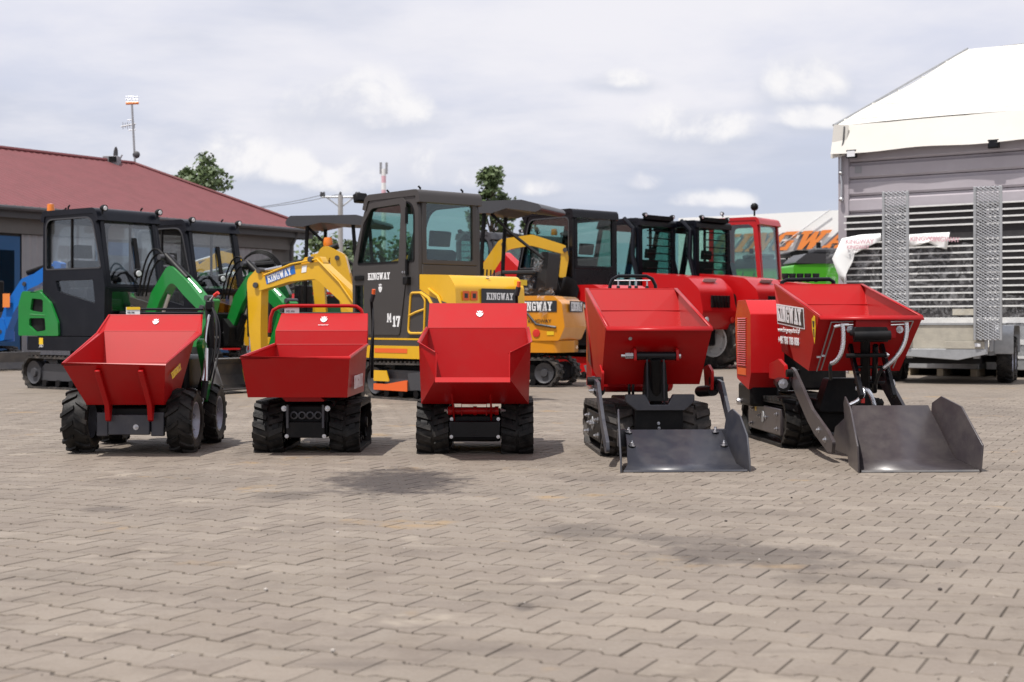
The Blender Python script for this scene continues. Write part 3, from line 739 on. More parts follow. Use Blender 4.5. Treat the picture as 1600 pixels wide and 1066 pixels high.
# ------------------------------------------------------------------ mini dumpers in the front row
def offset_poly(pts, d):
    """inward offset of a closed convex polygon (y,z)"""
    cy = sum(p[0] for p in pts)/len(pts); cz = sum(p[1] for p in pts)/len(pts); out = []; n = len(pts)
    for i, p in enumerate(pts):
        a = Vector(pts[i-1]); b = Vector(pts[(i+1) % n]); t = (b-a).normalized(); nn_ = Vector((-t.y, t.x))
        if nn_.dot(Vector((cy, cz))-Vector(p)) < 0: nn_ = -nn_
        q = Vector(p)+nn_*d; out.append((q.x, q.y))
    return out
def track(root, x0, x1, prof, nl, m='rubber', lug=.020, th=.022, chev=.03, side=1, name='track', discs=(), frame='black', lw=.55):
    """rubber track: belt with moulded tread bars, plus running gear"""
    mb = MB(); inner = offset_poly(prof, th); n = len(prof); vs = []
    for (a, b), (c, d) in zip(prof, inner): vs += [(x0, a, b), (x1, a, b), (x1, c, d), (x0, c, d)]
    fs = []
    for i in range(n):
        j = (i+1) % n
        for k in range(4): fs.append((4*i+k, 4*j+k, 4*j+(k+1) % 4, 4*i+(k+1) % 4))
    mb.add(vs, fs)
    seg = [(Vector(prof[i]), Vector(prof[(i+1) % n])) for i in range(n)]; tot = sum((b-a).length for a, b in seg)
    cc = Vector((sum(p[0] for p in prof)/n, sum(p[1] for p in prof)/n))
    def at(s_):
        s_ %= tot
        for a, b in seg:
            l = (b-a).length
            if s_ <= l and l > 1e-9:
                t = (b-a)/l; nn_ = Vector((t.y, -t.x))
                if nn_.dot(a-cc) < 0: nn_ = -nn_
                return a+t*s_, t, nn_
            s_ -= l
        return seg[0][0], (seg[0][1]-seg[0][0]).normalized(), Vector((0, -1))
    pitch = tot/nl; w = (x1-x0); mid = (x0+x1)/2
    for k in range(nl):
        for sd_ in (-1, 1):
            xa, xb = (x0-.002, mid-w*.05) if sd_ < 0 else (mid+w*.05, x1+.002)
            s0 = k*pitch+(pitch*.5 if sd_ > 0 else 0)
            quad = []
            for h, g in ((-.004, 1.0), (lug, .78)):
                for x, sh in ((xa, chev if sd_ < 0 else 0), (xb, 0 if sd_ < 0 else chev)):
                    for e in (-1, 1):
                        p, t, nn_ = at(s0+sh+e*pitch*lw/2*g)
                        q = p+nn_*h; quad.append((x, q.x, q.y))
            mb.add(quad, [(0,1,3,2),(4,6,7,5),(0,4,5,1),(2,3,7,6),(0,2,6,4),(1,5,7,3)])
    tr = mb.build(name, m, root, smooth=20)
    return tr
def rollers(root, items, x0, x1, m='black'):
    for (y, z, r, nm) in items:
        w = x1-x0
        MB().lathe([(.0, 0), (r*.35, 0), (r*.4, w*.12), (r*.85, w*.12), (r, w*.05), (r, w*.30), (r*.8, w*.32), (r*.8, w*.68), (r, w*.70), (r, w*.95), (r*.85, w*.88), (r*.4, w*.88), (r*.35, w), (0, w)], 'x', (x0, y, z), 20).build(nm, m, root)
def tyre_wheel(root, c, r, w, side, name='wheel', rimm='rim_grey', nl=13, lugh=.018, phase=0., rub='rubber'):
    """wheel = Empty-free: tyre mesh as the part, rim as its sub-part"""
    c = Vector(c); mb = MB(); h = w/2
    mb.lathe([(r*.56, -h*.78), (r*.70, -h*.98), (r*.86, -h), (r*.945, -h*.86), (r*.965, -h*.4), (r*.97, 0), (r*.965, h*.4), (r*.945, h*.86), (r*.86, h), (r*.70, h*.98), (r*.56, h*.78)], 'x', c, 36)
    for k in range(nl*2):
        sd_ = -1 if k % 2 else 1; a0 = math.pi*k/nl+phase; quad = []
        for rr in (r*.93, r*1.0+lugh*.4):
            for x, da in ((.03*h, 0.), (h*.62, .17), (h*1.03, .26)):
                for e in (-1, 1):
                    g = .085 if rr < r else .060
                    a = a0+da+e*g; R2 = rr if x < h*.9 else rr*.945
                    quad.append(c+Vector((sd_*x, R2*math.cos(a), R2*math.sin(a))))
        mb.add(quad, [(0,2,3,1),(2,4,5,3),(6,7,9,8),(8,9,11,10),(0,1,7,6),(4,10,11,5),(0,6,8,2),(2,8,10,4),(1,3,9,7),(3,5,11,9)])
    ty = mb.build(name, rub, root, smooth=30, label='black rubber tyre')
    s_ = side
    rim = MB().lathe([(r*.58, -h*.8*s_), (r*.57, h*.70*s_), (r*.60, h*.86*s_), (r*.55, h*.88*s_), (r*.50, h*.62*s_), (r*.47, h*.30*s_), (r*.28, h*.22*s_), (r*.26, h*.42*s_), (r*.20, h*.44*s_), (.0, h*.44*s_)], 'x', c, 28).build('rim', rimm, ty)
    for k in range(5):
        a = 2*math.pi*k/5+.3; p = c+Vector((h*.24*s_, r*.37*math.cos(a), r*.37*math.sin(a)))
        MB().lathe([(.0, .03*s_), (.011, .03*s_), (.012, 0), (.02, 0)], 'x', p, 6).build('wheel_bolt', 'steel', ty)
    return ty
def bolt(parent, p, axis='y', r=.011, h=.02, s=-1, nm='bolt'):
    return MB().lathe([(0, s*h*1.5), (r*.55, s*h*1.45), (r*.6, s*h), (r, s*h), (r, s*h*.2), (r*1.7, s*h*.2), (r*1.7, 0)], axis, p, 8).build(nm, 'steel', parent)
def strip(root, a, b, w, t, name, m, up=(0,0,1)):
    return
def rim_bar(path, r=.011, n=6, closed=False): return MB().tube(path, r, n, closed)
def decal(parent, c, ux, uz, w, h, m, name='sticker', off=.0012, th=.0015):
    c = Vector(c); ux = Vector(ux).normalized(); uz = Vector(uz).normalized(); nn_ = ux.cross(uz)
    q = MB().prism([(-w/2,-h/2),(w/2,-h/2),(w/2,h/2),(-w/2,h/2)], 'z', off, off+th)
    q.v = [c+ux*v.x+uz*v.y+nn_*v.z for v in q.v]; return q.build(name, m, parent)
def shell(root, pts, faces, name='skip', m='red', th=.007):
    return MB().add(pts, faces).build(name, m, root, solid=th, smooth=0)

# ---------- 1: four wheeled dumper
D0 = GD(706.5); X0 = (209-CX)/F*D0
d1 = thing('mini_dumper', 'wheeled red mini dumper with green arms and lugged tyres, first of the front row', 'dumper', (X0, D0, 0), 0, 'red mini dumpers in the front row')
def L1(px, py, D): return P(px, py, D)-Vector((X0, D0, 0))
def zz(py, D): return H-(py-YH)/F*D
yf, yb, ys, yt, ybb = -.46, -.20, .38, .56, .155
zf, zb, zs, zt2, zfold = zz(569, D0+yf), zz(632, D0+yb), zz(522, D0+ys), zz(493, D0+yt), zz(518, D0+.42)
wf, wb, ws, wt_ = .318, .245, .352, .318
p = [(-wf,yf,zf),(wf,yf,zf),(-wb,yb,zb),(wb,yb,zb),(-ws,ys,zs),(ws,ys,zs),(-wt_,yt,zt2),(wt_,yt,zt2),(-.315,.42,zfold),(.315,.42,zfold),(-wb,ybb,zb-.005),(wb,ybb,zb-.005)]
# 0 1 front rim, 2 3 front foot, 4 5 side corner, 6 7 back top, 8 9 back fold, 10 11 rear floor
sk1 = shell(d1, p, [(0,1,3,2),(2,3,11,10),(10,11,9,8),(8,9,7,6),(0,2,10),(0,10,8),(0,8,4),(4,8,6),(1,11,3),(1,9,11),(1,5,9),(5,7,9)])
rim_bar([p[6],p[4],p[0],p[1],p[5],p[7]], .010).build('rim', 'red', sk1)
rim_bar([p[6],p[7]], .008).build('top_edge', 'red', sk1)
rim_bar([p[8],p[9]], .005).build('fold_edge', 'red', sk1)
for x in (-.105, .165):
    MB().prism([(yf+.02, zf-.03), (yf-.005, zf-.045), (yb-.05, zb+.0), (yb-.03, zb-.10), (yb+.0, zb-.11), (yb+.03, zb+.0)], 'x', x-.016, x+.016).build('hinge_rib', 'red', sk1, bevel=.004)
crest(sk1, Vector(p[6]).lerp(Vector(p[7]), .53).lerp(Vector(p[8]).lerp(Vector(p[9]), .53), .45)+Vector((0,-.006,.004)), (1,0,0), Vector(p[6])-Vector(p[8]), .055)
sd_n = (Vector(p[11])-Vector(p[1])).cross(Vector(p[9])-Vector(p[1]))
t_, w_ = slab('KINGWAY', .040, Vector(p[1])+Vector((.004, .17, -.10)), (Vector(p[9])-Vector(p[1])), Vector((-.26, .1, 1)), .002, 1.0); t_.build('lettering', 'sticker_yellow', sk1)
# chassis
ch = MB().box(-.17, .17, -.12, .86, .14, .30).build('chassis', 'black', d1, bevel=.012)
MB().box(-.20, -.125, -.15, -.115, .115, .27).build('front_plate', 'slate', ch, bevel=.006)
MB().box(-.12, .145, -.17, -.125, .125, .255).build('front_plate', 'slate', ch, bevel=.006)
MB().box(.15, .235, -.15, -.115, .115, .27).build('front_plate', 'slate', ch, bevel=.006)
bolt(ch, (.06, -.171, .175)); 
for k in range(4): MB().ball((-.19+k*.13, -.05, .315), .03, 8).build('hose_fitting', 'black', ch)
for (x, y, s_) in ((-.335, 0, -1), (.335, 0, 1), (-.335, .74, -1), (.335, .74, 1)):
    tyre_wheel(d1, (x, y, .207), .205, .165, s_, phase=.1*y)
    MB().cyl((x-.1*s_, y, .207), (s_*.15, y, .207), .04, 10).build('axle', 'black', d1)
MB().box(-.26, .26, .42, 1.02, .30, .62).build('engine_cover', 'black', d1, bevel=.03)
for s_ in (-1, 1):
    MB().prism(rp([(.52,.30),(.70,.30),(.66,.62),(.44,.74),(.36,.70),(.52,.52)], .03), 'x', s_*.345-.02, s_*.345+.02).build('lift_arm', 'green', d1, bevel=.005)
    MB().cyl((s_*.385, .30, .33), (s_*.385, .55, .66), .022, 10).build('lift_ram', 'black', d1)
    MB().cyl((s_*.385, .22, .24), (s_*.385, .31, .35), .011, 8).build('ram_rod', 'steel', d1)
MB().cyl(L1(322, 596, D0+.25), L1(323, 545, D0+.35), .012, 8).build('ram_rod', 'steel', d1)
MB().tube([(.30,.60,.34), (.375,.60,.62), (.365,.62,.88), (.35,.66,.97)], .030, 10).build('control_post', 'black', d1)
MB().bez((.39,.58,.95), (.46,.52,.85), (.43,.50,.6), (.40,.45,.45), .008, 6).bez((.40,.60,.93), (.48,.56,.8), (.44,.52,.6), (.42,.40,.4), .007, 6).build('hydraulic_hose', 'plastic', d1)
MB().bez((.37,.58,.90), (.33,.5,.7), (.38,.5,.6), (.37,.35,.45), .010, 6).build('hydraulic_hose', 'steel', d1)
vb = MB().obox((.365, .62, .965), (.05, .08, .07)).build('valve_block', 'black', d1, bevel=.01)
MB().tube([(.37,.62,1.0), (.40,.60,1.035)], .010, 8).build('lever', 'steel', vb)
MB().tube([(.40,.60,1.035), (.43,.585,1.055)], .014, 8).build('lever_grip', 'sticker_red', vb)
for py in (483.5, 489.5):
    MB().tube([L1(208, py, D0+.85), L1(318, py, D0+.85)], .009, 8).build('guard_rail', 'black_gloss', d1)
MB().tube([L1(199, 512, D0+.87), L1(199, 484, D0+.87), L1(206, 479, D0+.87), L1(214, 482, D0+.87)], .009, 8).build('guard_bend', 'black_gloss', d1)
st = decal(d1, L1(208, 486, D0+.835), (1,0,0), (0,0,1), .10, .055, 'sticker_white', 'data_plate')
decal(st, L1(208.5, 482, D0+.832), (1,0,0), (0,0,1), .098, .02, 'sticker_yellow', 'plate_band')
words('plate_text', 'MD 500', .011, L1(199, 489.5, D0+.832), (1,0,0), (0,0,1), 'sticker_dark', st)

# ---------- 2: tracked dumper with upright back panel and hoop
D0 = GD(708); X0 = (478.5-CX)/F*D0
d2 = thing('mini_dumper', 'tracked red mini dumper with a deep flat-fronted skip and a red hoop behind', 'dumper', (X0, D0, 0), 0, 'red mini dumpers in the front row')
def L2(px, py, D): return P(px, py, D)-Vector((X0, D0, 0))
def undercarriage(root, half, tw, length, h, m='rubber', nl=30):
    prof = rp([(.05, .0), (-.035, .12), (.06, h), (length-.06, h), (length+.04, .12), (length-.05, 0)], [.05,.09,.09,.09,.09,.05], 5)
    for s_ in (-1, 1):
        x0, x1 = (half-tw, half) if s_ > 0 else (-half, -half+tw)
        t = track(root, x0, x1, prof, nl, m, lug=.019, chev=.028 if s_ > 0 else .028)
        MB().box(x0+tw*.3, x1-tw*.3, .1, length-.1, .08, h-.06).build('track_frame', 'black', root, bevel=.01)
        rollers(root, ((.085, .155, .105, 'idler_wheel'), (length-.085, .155, .10, 'sprocket')), x0+.02, x1-.02)
        for k in range(3): rollers(root, ((.27+k*(length-.54)/2, .062, .038, 'roller'),), x0+.03, x1-.03)
undercarriage(d2, .345, .192, .78, .315)
y0 = -.33; yk = .62
W1, W2, W3 = .338, .325, .31
zf, zbk = zz(559, D0+y0), zz(538.5, D0+yk)
zbot = zz(620.5, D0-.24)
p = [(-.338,y0,zf),(.338,y0,zf),(-.312,-.24,zbot),(.312,-.24,zbot),(-.318,yk,zbk),(.318,yk,zbk),(-.30,yk-.06,zbot),(.30,yk-.06,zbot),
     (-.318,yk+.03,zz(517,D0+yk+.03)),(.318,yk+.03,zz(517,D0+yk+.03)),(-.303,yk+.19,zz(490.5,D0+yk+.19)),(.303,yk+.19,zz(490.5,D0+yk+.19))]
for i in range(len(p)): p[i] = (p[i][0]+(-.02 if p[i][1] < 0 else .012), p[i][1], p[i][2])
sk2 = shell(d2, p, [(0,1,3,2),(2,3,7,6),(6,7,5,4),(4,5,9,8),(8,9,11,10),(0,2,6,4),(1,5,7,3)])
rim_bar([p[4],p[0],p[1],p[5]], .012).build('rim', 'red', sk2)
rim_bar([p[4],p[5]], .005).build('fold_edge', 'red', sk2); rim_bar([p[8],p[9]], .005).build('fold_edge', 'red', sk2)
for s_, a, b, c, d in ((-1, 4, 8, 10, 6), (1, 5, 9, 11, 7)):
    MB().add([p[a], p[b], p[c], (p[c][0], p[c][1]+.02, p[a][2])], [(0,1,2,3)]).build('cheek_plate', 'red', sk2, solid=.006)
hp = []
for (px, py) in ((421, 520), (423, 496), (427, 485), (437, 479.5), (450, 478), (545, 478), (557, 479), (564, 484), (568, 494), (570, 520)): hp.append(L2(px, py, D0+yk+.20))
MB().tube(hp, .013, 10).build('hoop', 'red', d2)
MB().tube([L2(438, 489.5, D0+yk+.24), L2(562, 489.5, D0+yk+.24)], .008, 6).build('guard_rail', 'black', d2)
st = decal(d2, L2(456, 485, D0+yk+.21), (1,0,0), (0,0,1), .105, .042, 'sticker_white', 'data_plate')
words('plate_text', 'MD 300', .013, L2(447, 488, D0+yk+.2075), (1,0,0), (0,0,1), 'sticker_dark', st)
a = Vector(p[8]).lerp(Vector(p[9]), .505); b = Vector(p[10]).lerp(Vector(p[11]), .505)
crest(sk2, a.lerp(b, .62)+Vector((0,-.008,.003)), (1,0,0), b-a, .062)
words('crest_text', 'KINGWAY', .011, a.lerp(b, .28)+Vector((-.034,-.008,.003)), (1,0,0), b-a, 'sticker_white', sk2)
t_, w_ = slab('KINGWAY', .085, Vector((.325, -.12, zbot+.045)), (0, 1, 0), (0, 0, 1), .002, .95); t_.build('lettering', 'sticker_white', sk2)
# pivot, chassis and front plate
MB().prism(rp([(-.13, .335), (.13, .335), (.09, zbot-.01), (-.16, zbot-.01)], .01), 'y', -.02, .34).build('tipping_frame', 'red', d2, bevel=.006)
ch = MB().box(-.145, .145, .02, .80, .10, .31).build('chassis', 'black', d2, bevel=.012)
MB().box(-.125, .125, -.035, .018, .10, .205).build('front_plate', 'black', ch, bevel=.006)
for x in (-.115, .115):
    MB().box(x-.007, x+.007, -.05, .0, .165, .315).build('side_bracket', 'slate', ch)
    bolt(ch, (x*1.22, -.02, .29)); bolt(ch, (x*1.05, -.036, .112), r=.008, h=.012)
for k in range(4): MB().lathe([(.024, 0), (.026, -.012), (.017, -.014), (.015, 0)], 'y', (-.078+.052*k, -.0, .245), 14).build('stamped_ring', 'slate', ch)
MB().tube([(.16,.02,.30),(.20,.10,.36),(.24,.25,.37),(.25,.5,.36)], .014, 8).build('hydraulic_hose', 'plastic', d2)
MB().tube([(.18,.0,.33),(.22,.10,.345),(.23,.25,.35)], .010, 8).build('hydraulic_hose', 'black', d2)
eng = MB().box(-.27, .27, .80, 1.12, .30, .66).build('engine_cover', 'black', d2, bevel=.03)
MB().tube([(.33,.98,.45),(.335,.98,.85),(.33,.93,1.0)], .011, 8).build('control_post', 'black', d2)
MB().tube([(.33,.93,1.0),(.345,.92,1.05)], .018, 8).build('lever_grip', 'plastic', d2)
MB().tube([(.345,.92,1.05),(.348,.915,1.085)], .013, 8).build('lever_tip', 'sticker_orange', d2)
MB().bez((.335,.95,.98), (.36,.9,.8), (.325,.85,.7), (.33,.8,.52), .006, 6).build('cable', 'plastic', d2)

# ---------- 3: tracked dumper with scoop skip
D0 = GD(710); X0 = (742-CX)/F*D0
d3 = thing('mini_dumper', 'tracked red mini dumper with a wide open scoop skip, middle of the front row', 'dumper', (X0, D0, 0), 0, 'red mini dumpers in the front row')
def L3(px, py, D): return P(px, py, D)-Vector((X0, D0, 0))
undercarriage(d3, .375, .205, .80, .320)
yl, yc, yk = -.50, -.02, .66
lw_, lz = 57.5/F*(D0+yl), zz(592, D0+yl)
cw, cz = 86.5/F*(D0+yc), zz(535.6, D0+yc)
hw_, hz = 57.2/F*(D0+yl+.05), zz(551.5, D0+yl+.05)
bz = zz(630.5, D0+.02); bw = 83.3/F*(D0+.02)
kw, kz = 77.5/F*(D0+yk), zz(512.5, D0+yk)
tw_, tz = 76/F*(D0+yk+.20), zz(475, D0+yk+.20)
p = [(-lw_,yl,lz),(lw_,yl,lz),(-hw_,yl+.05,hz),(hw_,yl+.05,hz),(-cw,yc,cz),(cw,yc,cz),(-bw,.02,bz),(bw,.02,bz),(-kw,yk,kz),(kw,yk,kz),
     (-tw_,yk+.20,tz),(tw_,yk+.20,tz),(-bw*.95,.55,bz),(bw*.95,.55,bz)]
sk3 = shell(d3, p, [(0,1,7,6),(6,7,13,12),(12,13,9,8),(8,9,11,10),(0,6,4,2),(1,3,5,7),(4,6,12,8),(5,9,13,7)], th=.008)
e = .012
MB().add([(-lw_-.004, yl+.002, lz+.006), (lw_+.004, yl+.002, lz+.006), (lw_+.004, yl-.032, lz-.022), (-lw_-.004, yl-.032, lz-.022)], [(0,1,2,3)]).build('front_lip', 'red', sk3, solid=.007, smooth=0)
for s_, a, b, c in ((-1, 8, 4, 2), (1, 9, 5, 3)):
    A_, B_, C_ = Vector(p[a]), Vector(p[b]), Vector(p[c])
    up_ = Vector((s_*.9, -.2, .5)).normalized()*.016
    MB().add([A_+up_, B_+up_, C_+up_, C_-up_*.6, B_-up_*.6, A_-up_*.6], [(0,1,4,5),(1,2,3,4)]).build('rim', 'red', sk3, solid=.006)
rim_bar([p[8],p[9]], .005).build('fold_edge', 'red', sk3); rim_bar([p[10],p[11]], .006).build('top_edge', 'red', sk3)
a = Vector(p[8]).lerp(Vector(p[9]), .52); b = Vector(p[10]).lerp(Vector(p[11]), .52)
crest(sk3, a.lerp(b, .55)+Vector((0,-.008,.003)), (1,0,0), b-a, .062)
for x in (-.135, .105):
    MB().prism([(yl+.16, lz-.10), (.0, bz-.02), (.10, bz-.10), (.04, bz-.12), (yl+.42, bz-.03)], 'x', x-.006, x+.006).build('hinge_rib', 'red', sk3, bevel=.002)
hg = MB().cyl((-.16,.03,.278), (.15,.03,.278), .024, 14).build('hinge_tube', 'red', d3)
for x in (-.16, .0, .14): MB().cyl((x-.012,.03,.278), (x+.012,.03,.278), .029, 14).build('hinge_collar', 'red', hg)
for s_ in (-1, 1): bolt(hg, (s_*.17-.005, .03, .278), 'x', .013, .022, s_, 'hinge_bolt')
MB().tube([(-.085,-.01,.25),(-.085,-.01,.325),(.075,-.01,.325),(.075,-.01,.25)], .004, 6).build('locking_wire', 'red', hg)
ch = MB().box(-.165, .165, .03, .80, .08, .25).build('chassis', 'black', d3, bevel=.012)
MB().box(-.165, .165, -.03, .025, .105, .215).build('front_plate', 'black_gloss', ch, bevel=.008)
for x in (-.15, .15):
    for z_ in (.115, .225): bolt(ch, (x, -.031 if z_ < .2 else .02, z_), r=.007, h=.012)
MB().box(-.28, .28, .84, 1.16, .30, .68).build('engine_cover', 'black', d3, bevel=.03)
MB().tube([(.27,1.02,.45),(.275,1.02,.85),(.27,.97,1.04)], .011, 8).build('control_post', 'black', d3)
MB().tube([(.27,.97,1.04),(.285,.96,1.10)], .018, 8).build('lever_grip', 'plastic', d3)
MB().tube([(.285,.96,1.10),(.288,.955,1.14)], .014, 8).build('lever_tip', 'sticker_orange', d3)

# ---------- 4 and 5: tracked dumpers with loading shovel
def loader_dumper(kind, label, x0, d0, yaw):
    four = kind == 4
    root = thing('mini_dumper', label, 'dumper', (x0, d0, 0), math.radians(yaw), 'red mini dumpers in the front row')
    Rm = Matrix.Rotation(-math.radians(yaw), 3, 'Z'); base = Vector((x0, d0, 0))
    def L(px, py, D): return Rm @ (P(px, py, D)-base)
    sh = 'slate' if four else 'taupe'
    # tracks
    h = .315; ln = 1.05 if four else 1.22
    prof = rp([(.13, .0), (-.03, .16), (.05, h), (ln-.05, h-.01), (ln+.06, .16), (ln-.08, 0)], [.05,.08,.09,.09,.10,.05], 5)
    tw = .19; half = .34
    for s_ in (-1, 1):
        xa, xb = (half-tw, half) if s_ > 0 else (-half, -half+tw)
        track(root, xa, xb, prof, 34, 'rubber_dusty' if four else 'rubber', lug=.020, chev=.030, lw=.62)
        fr = MB().box(min(s_*(half-.035), s_*(half-.006)), max(s_*(half-.035), s_*(half-.006)), .16, ln-.14, .075, h-.055).build('track_cover', 'black' if four else sh, root, bevel=.008)
        MB().box(min(s_*(half-.15), s_*(half-.04)), max(s_*(half-.15), s_*(half-.04)), .1, ln-.1, .06, h-.04).build('track_frame', 'black', root, bevel=.01)
        rollers(root, ((.10, .165, .11, 'idler_wheel'), (ln-.10, .165, .11, 'sprocket')), xa+.02, xb-.02)
        cx_ = s_*(half-.004)
        MB().lathe([(0, .008*s_), (.042, .006*s_), (.046, 0)], 'x', (cx_, ln*.52, .18), 8).build('hub_cap', 'galv', fr)
        for (yy, z_) in ((.25, .12), (.25, .22), (ln*.45, .18), (ln*.6, .18), (ln-.25, .11), (ln-.3, .22)): bolt(fr, (cx_, yy, z_), 'x', .009 if not four else .012, .014 if not four else .022, s_)
        if not four: decal(fr, (cx_, ln*.70, .235), (0, -s_, 0), (0,0,1), .05, .055, 'sticker_yellow')
    ch = MB().box(-.145, .145, .06, ln+.02, .12, .34).build('chassis', 'black', root, bevel=.012)
    # skip
    if four:
        fl, fr_, bl_, br = L(945.5,512.7,8.52), L(1111.5,510.6,8.52), L(915.5,452,9.68), L(1059.5,451.5,9.68)
        ffl, ffr, rbl, rbr = L(943,600,8.86), L(1096,600,8.86), L(921,563,9.62), L(1060,563,9.62)
    else:
        fl, fr_, bl_, br = L(1287,495.5,8.62), L(1449,493.5,8.62), L(1203.5,445.5,9.72), L(1342.5,444.5,9.72)
        ffl, ffr, rbl, rbr = L(1272,580,8.95), L(1413,578,8.95), L(1213,549,9.62), L(1345,549,9.62)
    # flat side plates, symmetric about the skip's own middle line
    xm = (fl.x+fr_.x+bl_.x+br.x)/4
    for a_, b_ in ((fl, fr_), (bl_, br), (ffl, ffr)):
        hw0 = (b_.x-a_.x)/2; a_.x, b_.x = xm-hw0, xm+hw0; a_.z = b_.z = (a_.z+b_.z)/2
    nside = (ffl-fl).cross(bl_-fl).normalized()
    if nside.x > 0: nside = -nside
    rbl.x = fl.x-((rbl.y-fl.y)*nside.y+(rbl.z-fl.z)*nside.z)/nside.x
    rbr = Vector((2*xm-rbl.x, rbl.y, rbl.z))
    fa = rbl.lerp(ffl, .45); fb = rbr.lerp(ffr, .45)
    p = [fl, fr_, ffl, ffr, bl_, br, fa, fb, rbl, rbr]
    skp = shell(root, p, [(0,1,3,2),(2,3,7,6),(6,7,5,4),(0,2,6,4),(1,5,7,3)], th=.006)
    # outer side skirts reach down behind the hopper slope
    for s_, a, b, c, d in ((-1, 4, 8, 6, 2), (1, 5, 9, 7, 3)):
        MB().add([p[a], p[b], p[c]], [(0,1,2)]).build('side_skirt', 'red', skp, solid=.006)
    # flat rim flanges
    def flange(a, b, dirv, w, nm='rim', lift=.004):
        a = Vector(a); b = Vector(b); dv = Vector(dirv).normalized()*w; lf = Vector((0,0,lift))
        MB().add([a+lf, b+lf, b+dv+lf, a+dv+lf], [(0,1,2,3)]).build(nm, 'red', skp, solid=.006)
    flange(fl, fr_, (0,-1,-.95), .036); flange(fl, bl_, (1,0,.0), .022); flange(fr_, br, (-1,0,.0), .022)
    rim_bar([bl_, br], .006).build('top_edge', 'red', skp)
    t = .62; q0, q1 = p[4].lerp(p[6], .28), p[5].lerp(p[7], .28)
    rim_bar([q0+Vector((.0,-.004,.004)), q1+Vector((0,-.004,.004))], .003).build('fold_edge', 'red', skp)
    # front lugs, tipping ram or mast
    fc = lambda u, v_: (fl.lerp(fr_, u)).lerp(ffl.lerp(ffr, u), v_)
    nfront = (fr_-fl).cross(ffl-fl).normalized()
    if nfront.y > 0: nfront = -nfront
    if four:
        pa, pb = L(992, 556, 8.60), L(1058, 556, 8.60)
        for q in (pa, pb):
            MB().prism(rp([(q.y-.03, q.z-.035), (q.y+.16, q.z-.02), (q.y+.11, q.z+.06), (q.y-.01, q.z+.045)], .02), 'x', q.x-.008, q.x+.008).build('ram_lug', 'red', skp, bevel=.002)
        pin = MB().cyl(pa+Vector((.012,0,0)), pb-Vector((.012,0,0)), .026, 16).build('pivot_tube', 'black_gloss', root)
        MB().cyl(pa-Vector((.06,0,0)), pa-Vector((.012,0,0)), .020, 6).build('pin_nut', 'steel', pin)
        MB().cyl(pa-Vector((.085,0,0)), pa-Vector((.06,0,0)), .010, 8).build('pin_thread', 'steel', pin)
        MB().lathe([(0,-.02),(.016,-.015),(.02,0)], 'x', pb+Vector((.02,0,0)), 10).build('pin_head', 'steel', pin)
        for px in (1011, 1037):
            q0_, q1_ = L(px, 562, 8.56), L(px+1, 634, 8.72)
            MB().tube([q0_, q1_], .006, 6).build('ram_cheek', 'slate', root)
        MB().cyl(L(1024,560,8.60), L(1025,632,8.76), .036, 12).build('tipping_ram', 'black', root)
        MB().prism(rp([(L(1005,0,8.7).x, .36), (L(1044,0,8.7).x, .36), (L(1040,0,8.7).x, .60), (L(1009,0,8.7).x, .60)], .01), 'y', -.13, -.06).build('ram_cover', 'black', root, bevel=.006)
        for u in (-.125, -.10, .095, .115):
            MB().bez(((pa.x+pb.x)/2+u, .10, .54), ((pa.x+pb.x)/2+u, .02, .48), ((pa.x+pb.x)/2+u*1.05, .05, .44), ((pa.x+pb.x)/2+u*.9, .12, .36), .009, 8).build('hydraulic_hose', 'plastic' , root)
        MB().ball(fc(.24, .18)+nfront*.006, .012, 8).build('weld_mark', 'concrete', skp)
        # slotted crossmember over the tracks
        z1, z0_ = zz(616, d0-.10), zz(637, d0-.10)
        cr = MB().prism([(-.215, z1), (-.09, z1), (-.06, z0_+.02), (.05, z0_+.02), (.08, z1), (.215, z1), (.215, z1-.045), (.155, z0_-.015), (-.15, z0_-.015), (-.215, z1-.045)], 'y', -.14, -.10).build('crossmember', 'slate', root, bevel=.006)
        MB().box(-.15, .155, -.08, .055, .10, z0_-.005).build('tool_box', 'black', root, bevel=.008)
        for (x, z_) in ((0, .22), (.003, .19), (-.06, .14), (.06, .14), (.10, .16), (-.10, .16)): bolt(root, (x, -.081, z_), r=.006, h=.008)
    else:
        # red bracket and scissor mast with hoses
        pa, pb = L(1337, 515, 8.66), L(1394, 515, 8.66)
        br_ = MB()
        zt_ = fl.z-.015
        br_.prism(rp([(pa.x-.02, pa.z-.06), (pa.x+.012, pa.z-.06), (pa.x+.05, pa.z-.01), (pb.x-.05, pb.z-.01), (pb.x-.012, pb.z-.05), (pb.x+.015, pb.z-.05), (pb.x+.015, zt_), (pa.x-.012, zt_)], .006), 'y', fl.y-.02, fl.y+.03).build('mast_bracket', 'red', skp, bevel=.004)
        mx = (pa.x+pb.x)/2
        mast = MB(); e = [L(1333,520,8.56), L(1336,616,8.86), L(1388,520,8.56), L(1381,616,8.86)]
        for i in (0, 2):
            d_ = e[i+1]-e[i]; mast.obox((e[i]+e[i+1])/2, (.024, .045, d_.length), (-math.atan2(d_.y, -d_.z), 0, 0))
        for t in (.12, .35, .55, .8): mast.cyl(e[0].lerp(e[1], t), e[2].lerp(e[3], t), .011, 8)
        mast.build('lift_mast', 'black_gloss', root, bevel=.003)
        MB().cyl(L(1352,525,8.60), L(1352,600,8.82), .030, 12).build('lift_ram', 'black', root)
        MB().cyl(L(1368,540,8.62), L(1366,612,8.86), .018, 10).build('ram_rod', 'black_gloss', root)
        MB().cyl(L(1334,525,8.55), L(1391,524,8.55), .030, 14).build('roller', 'black', root)
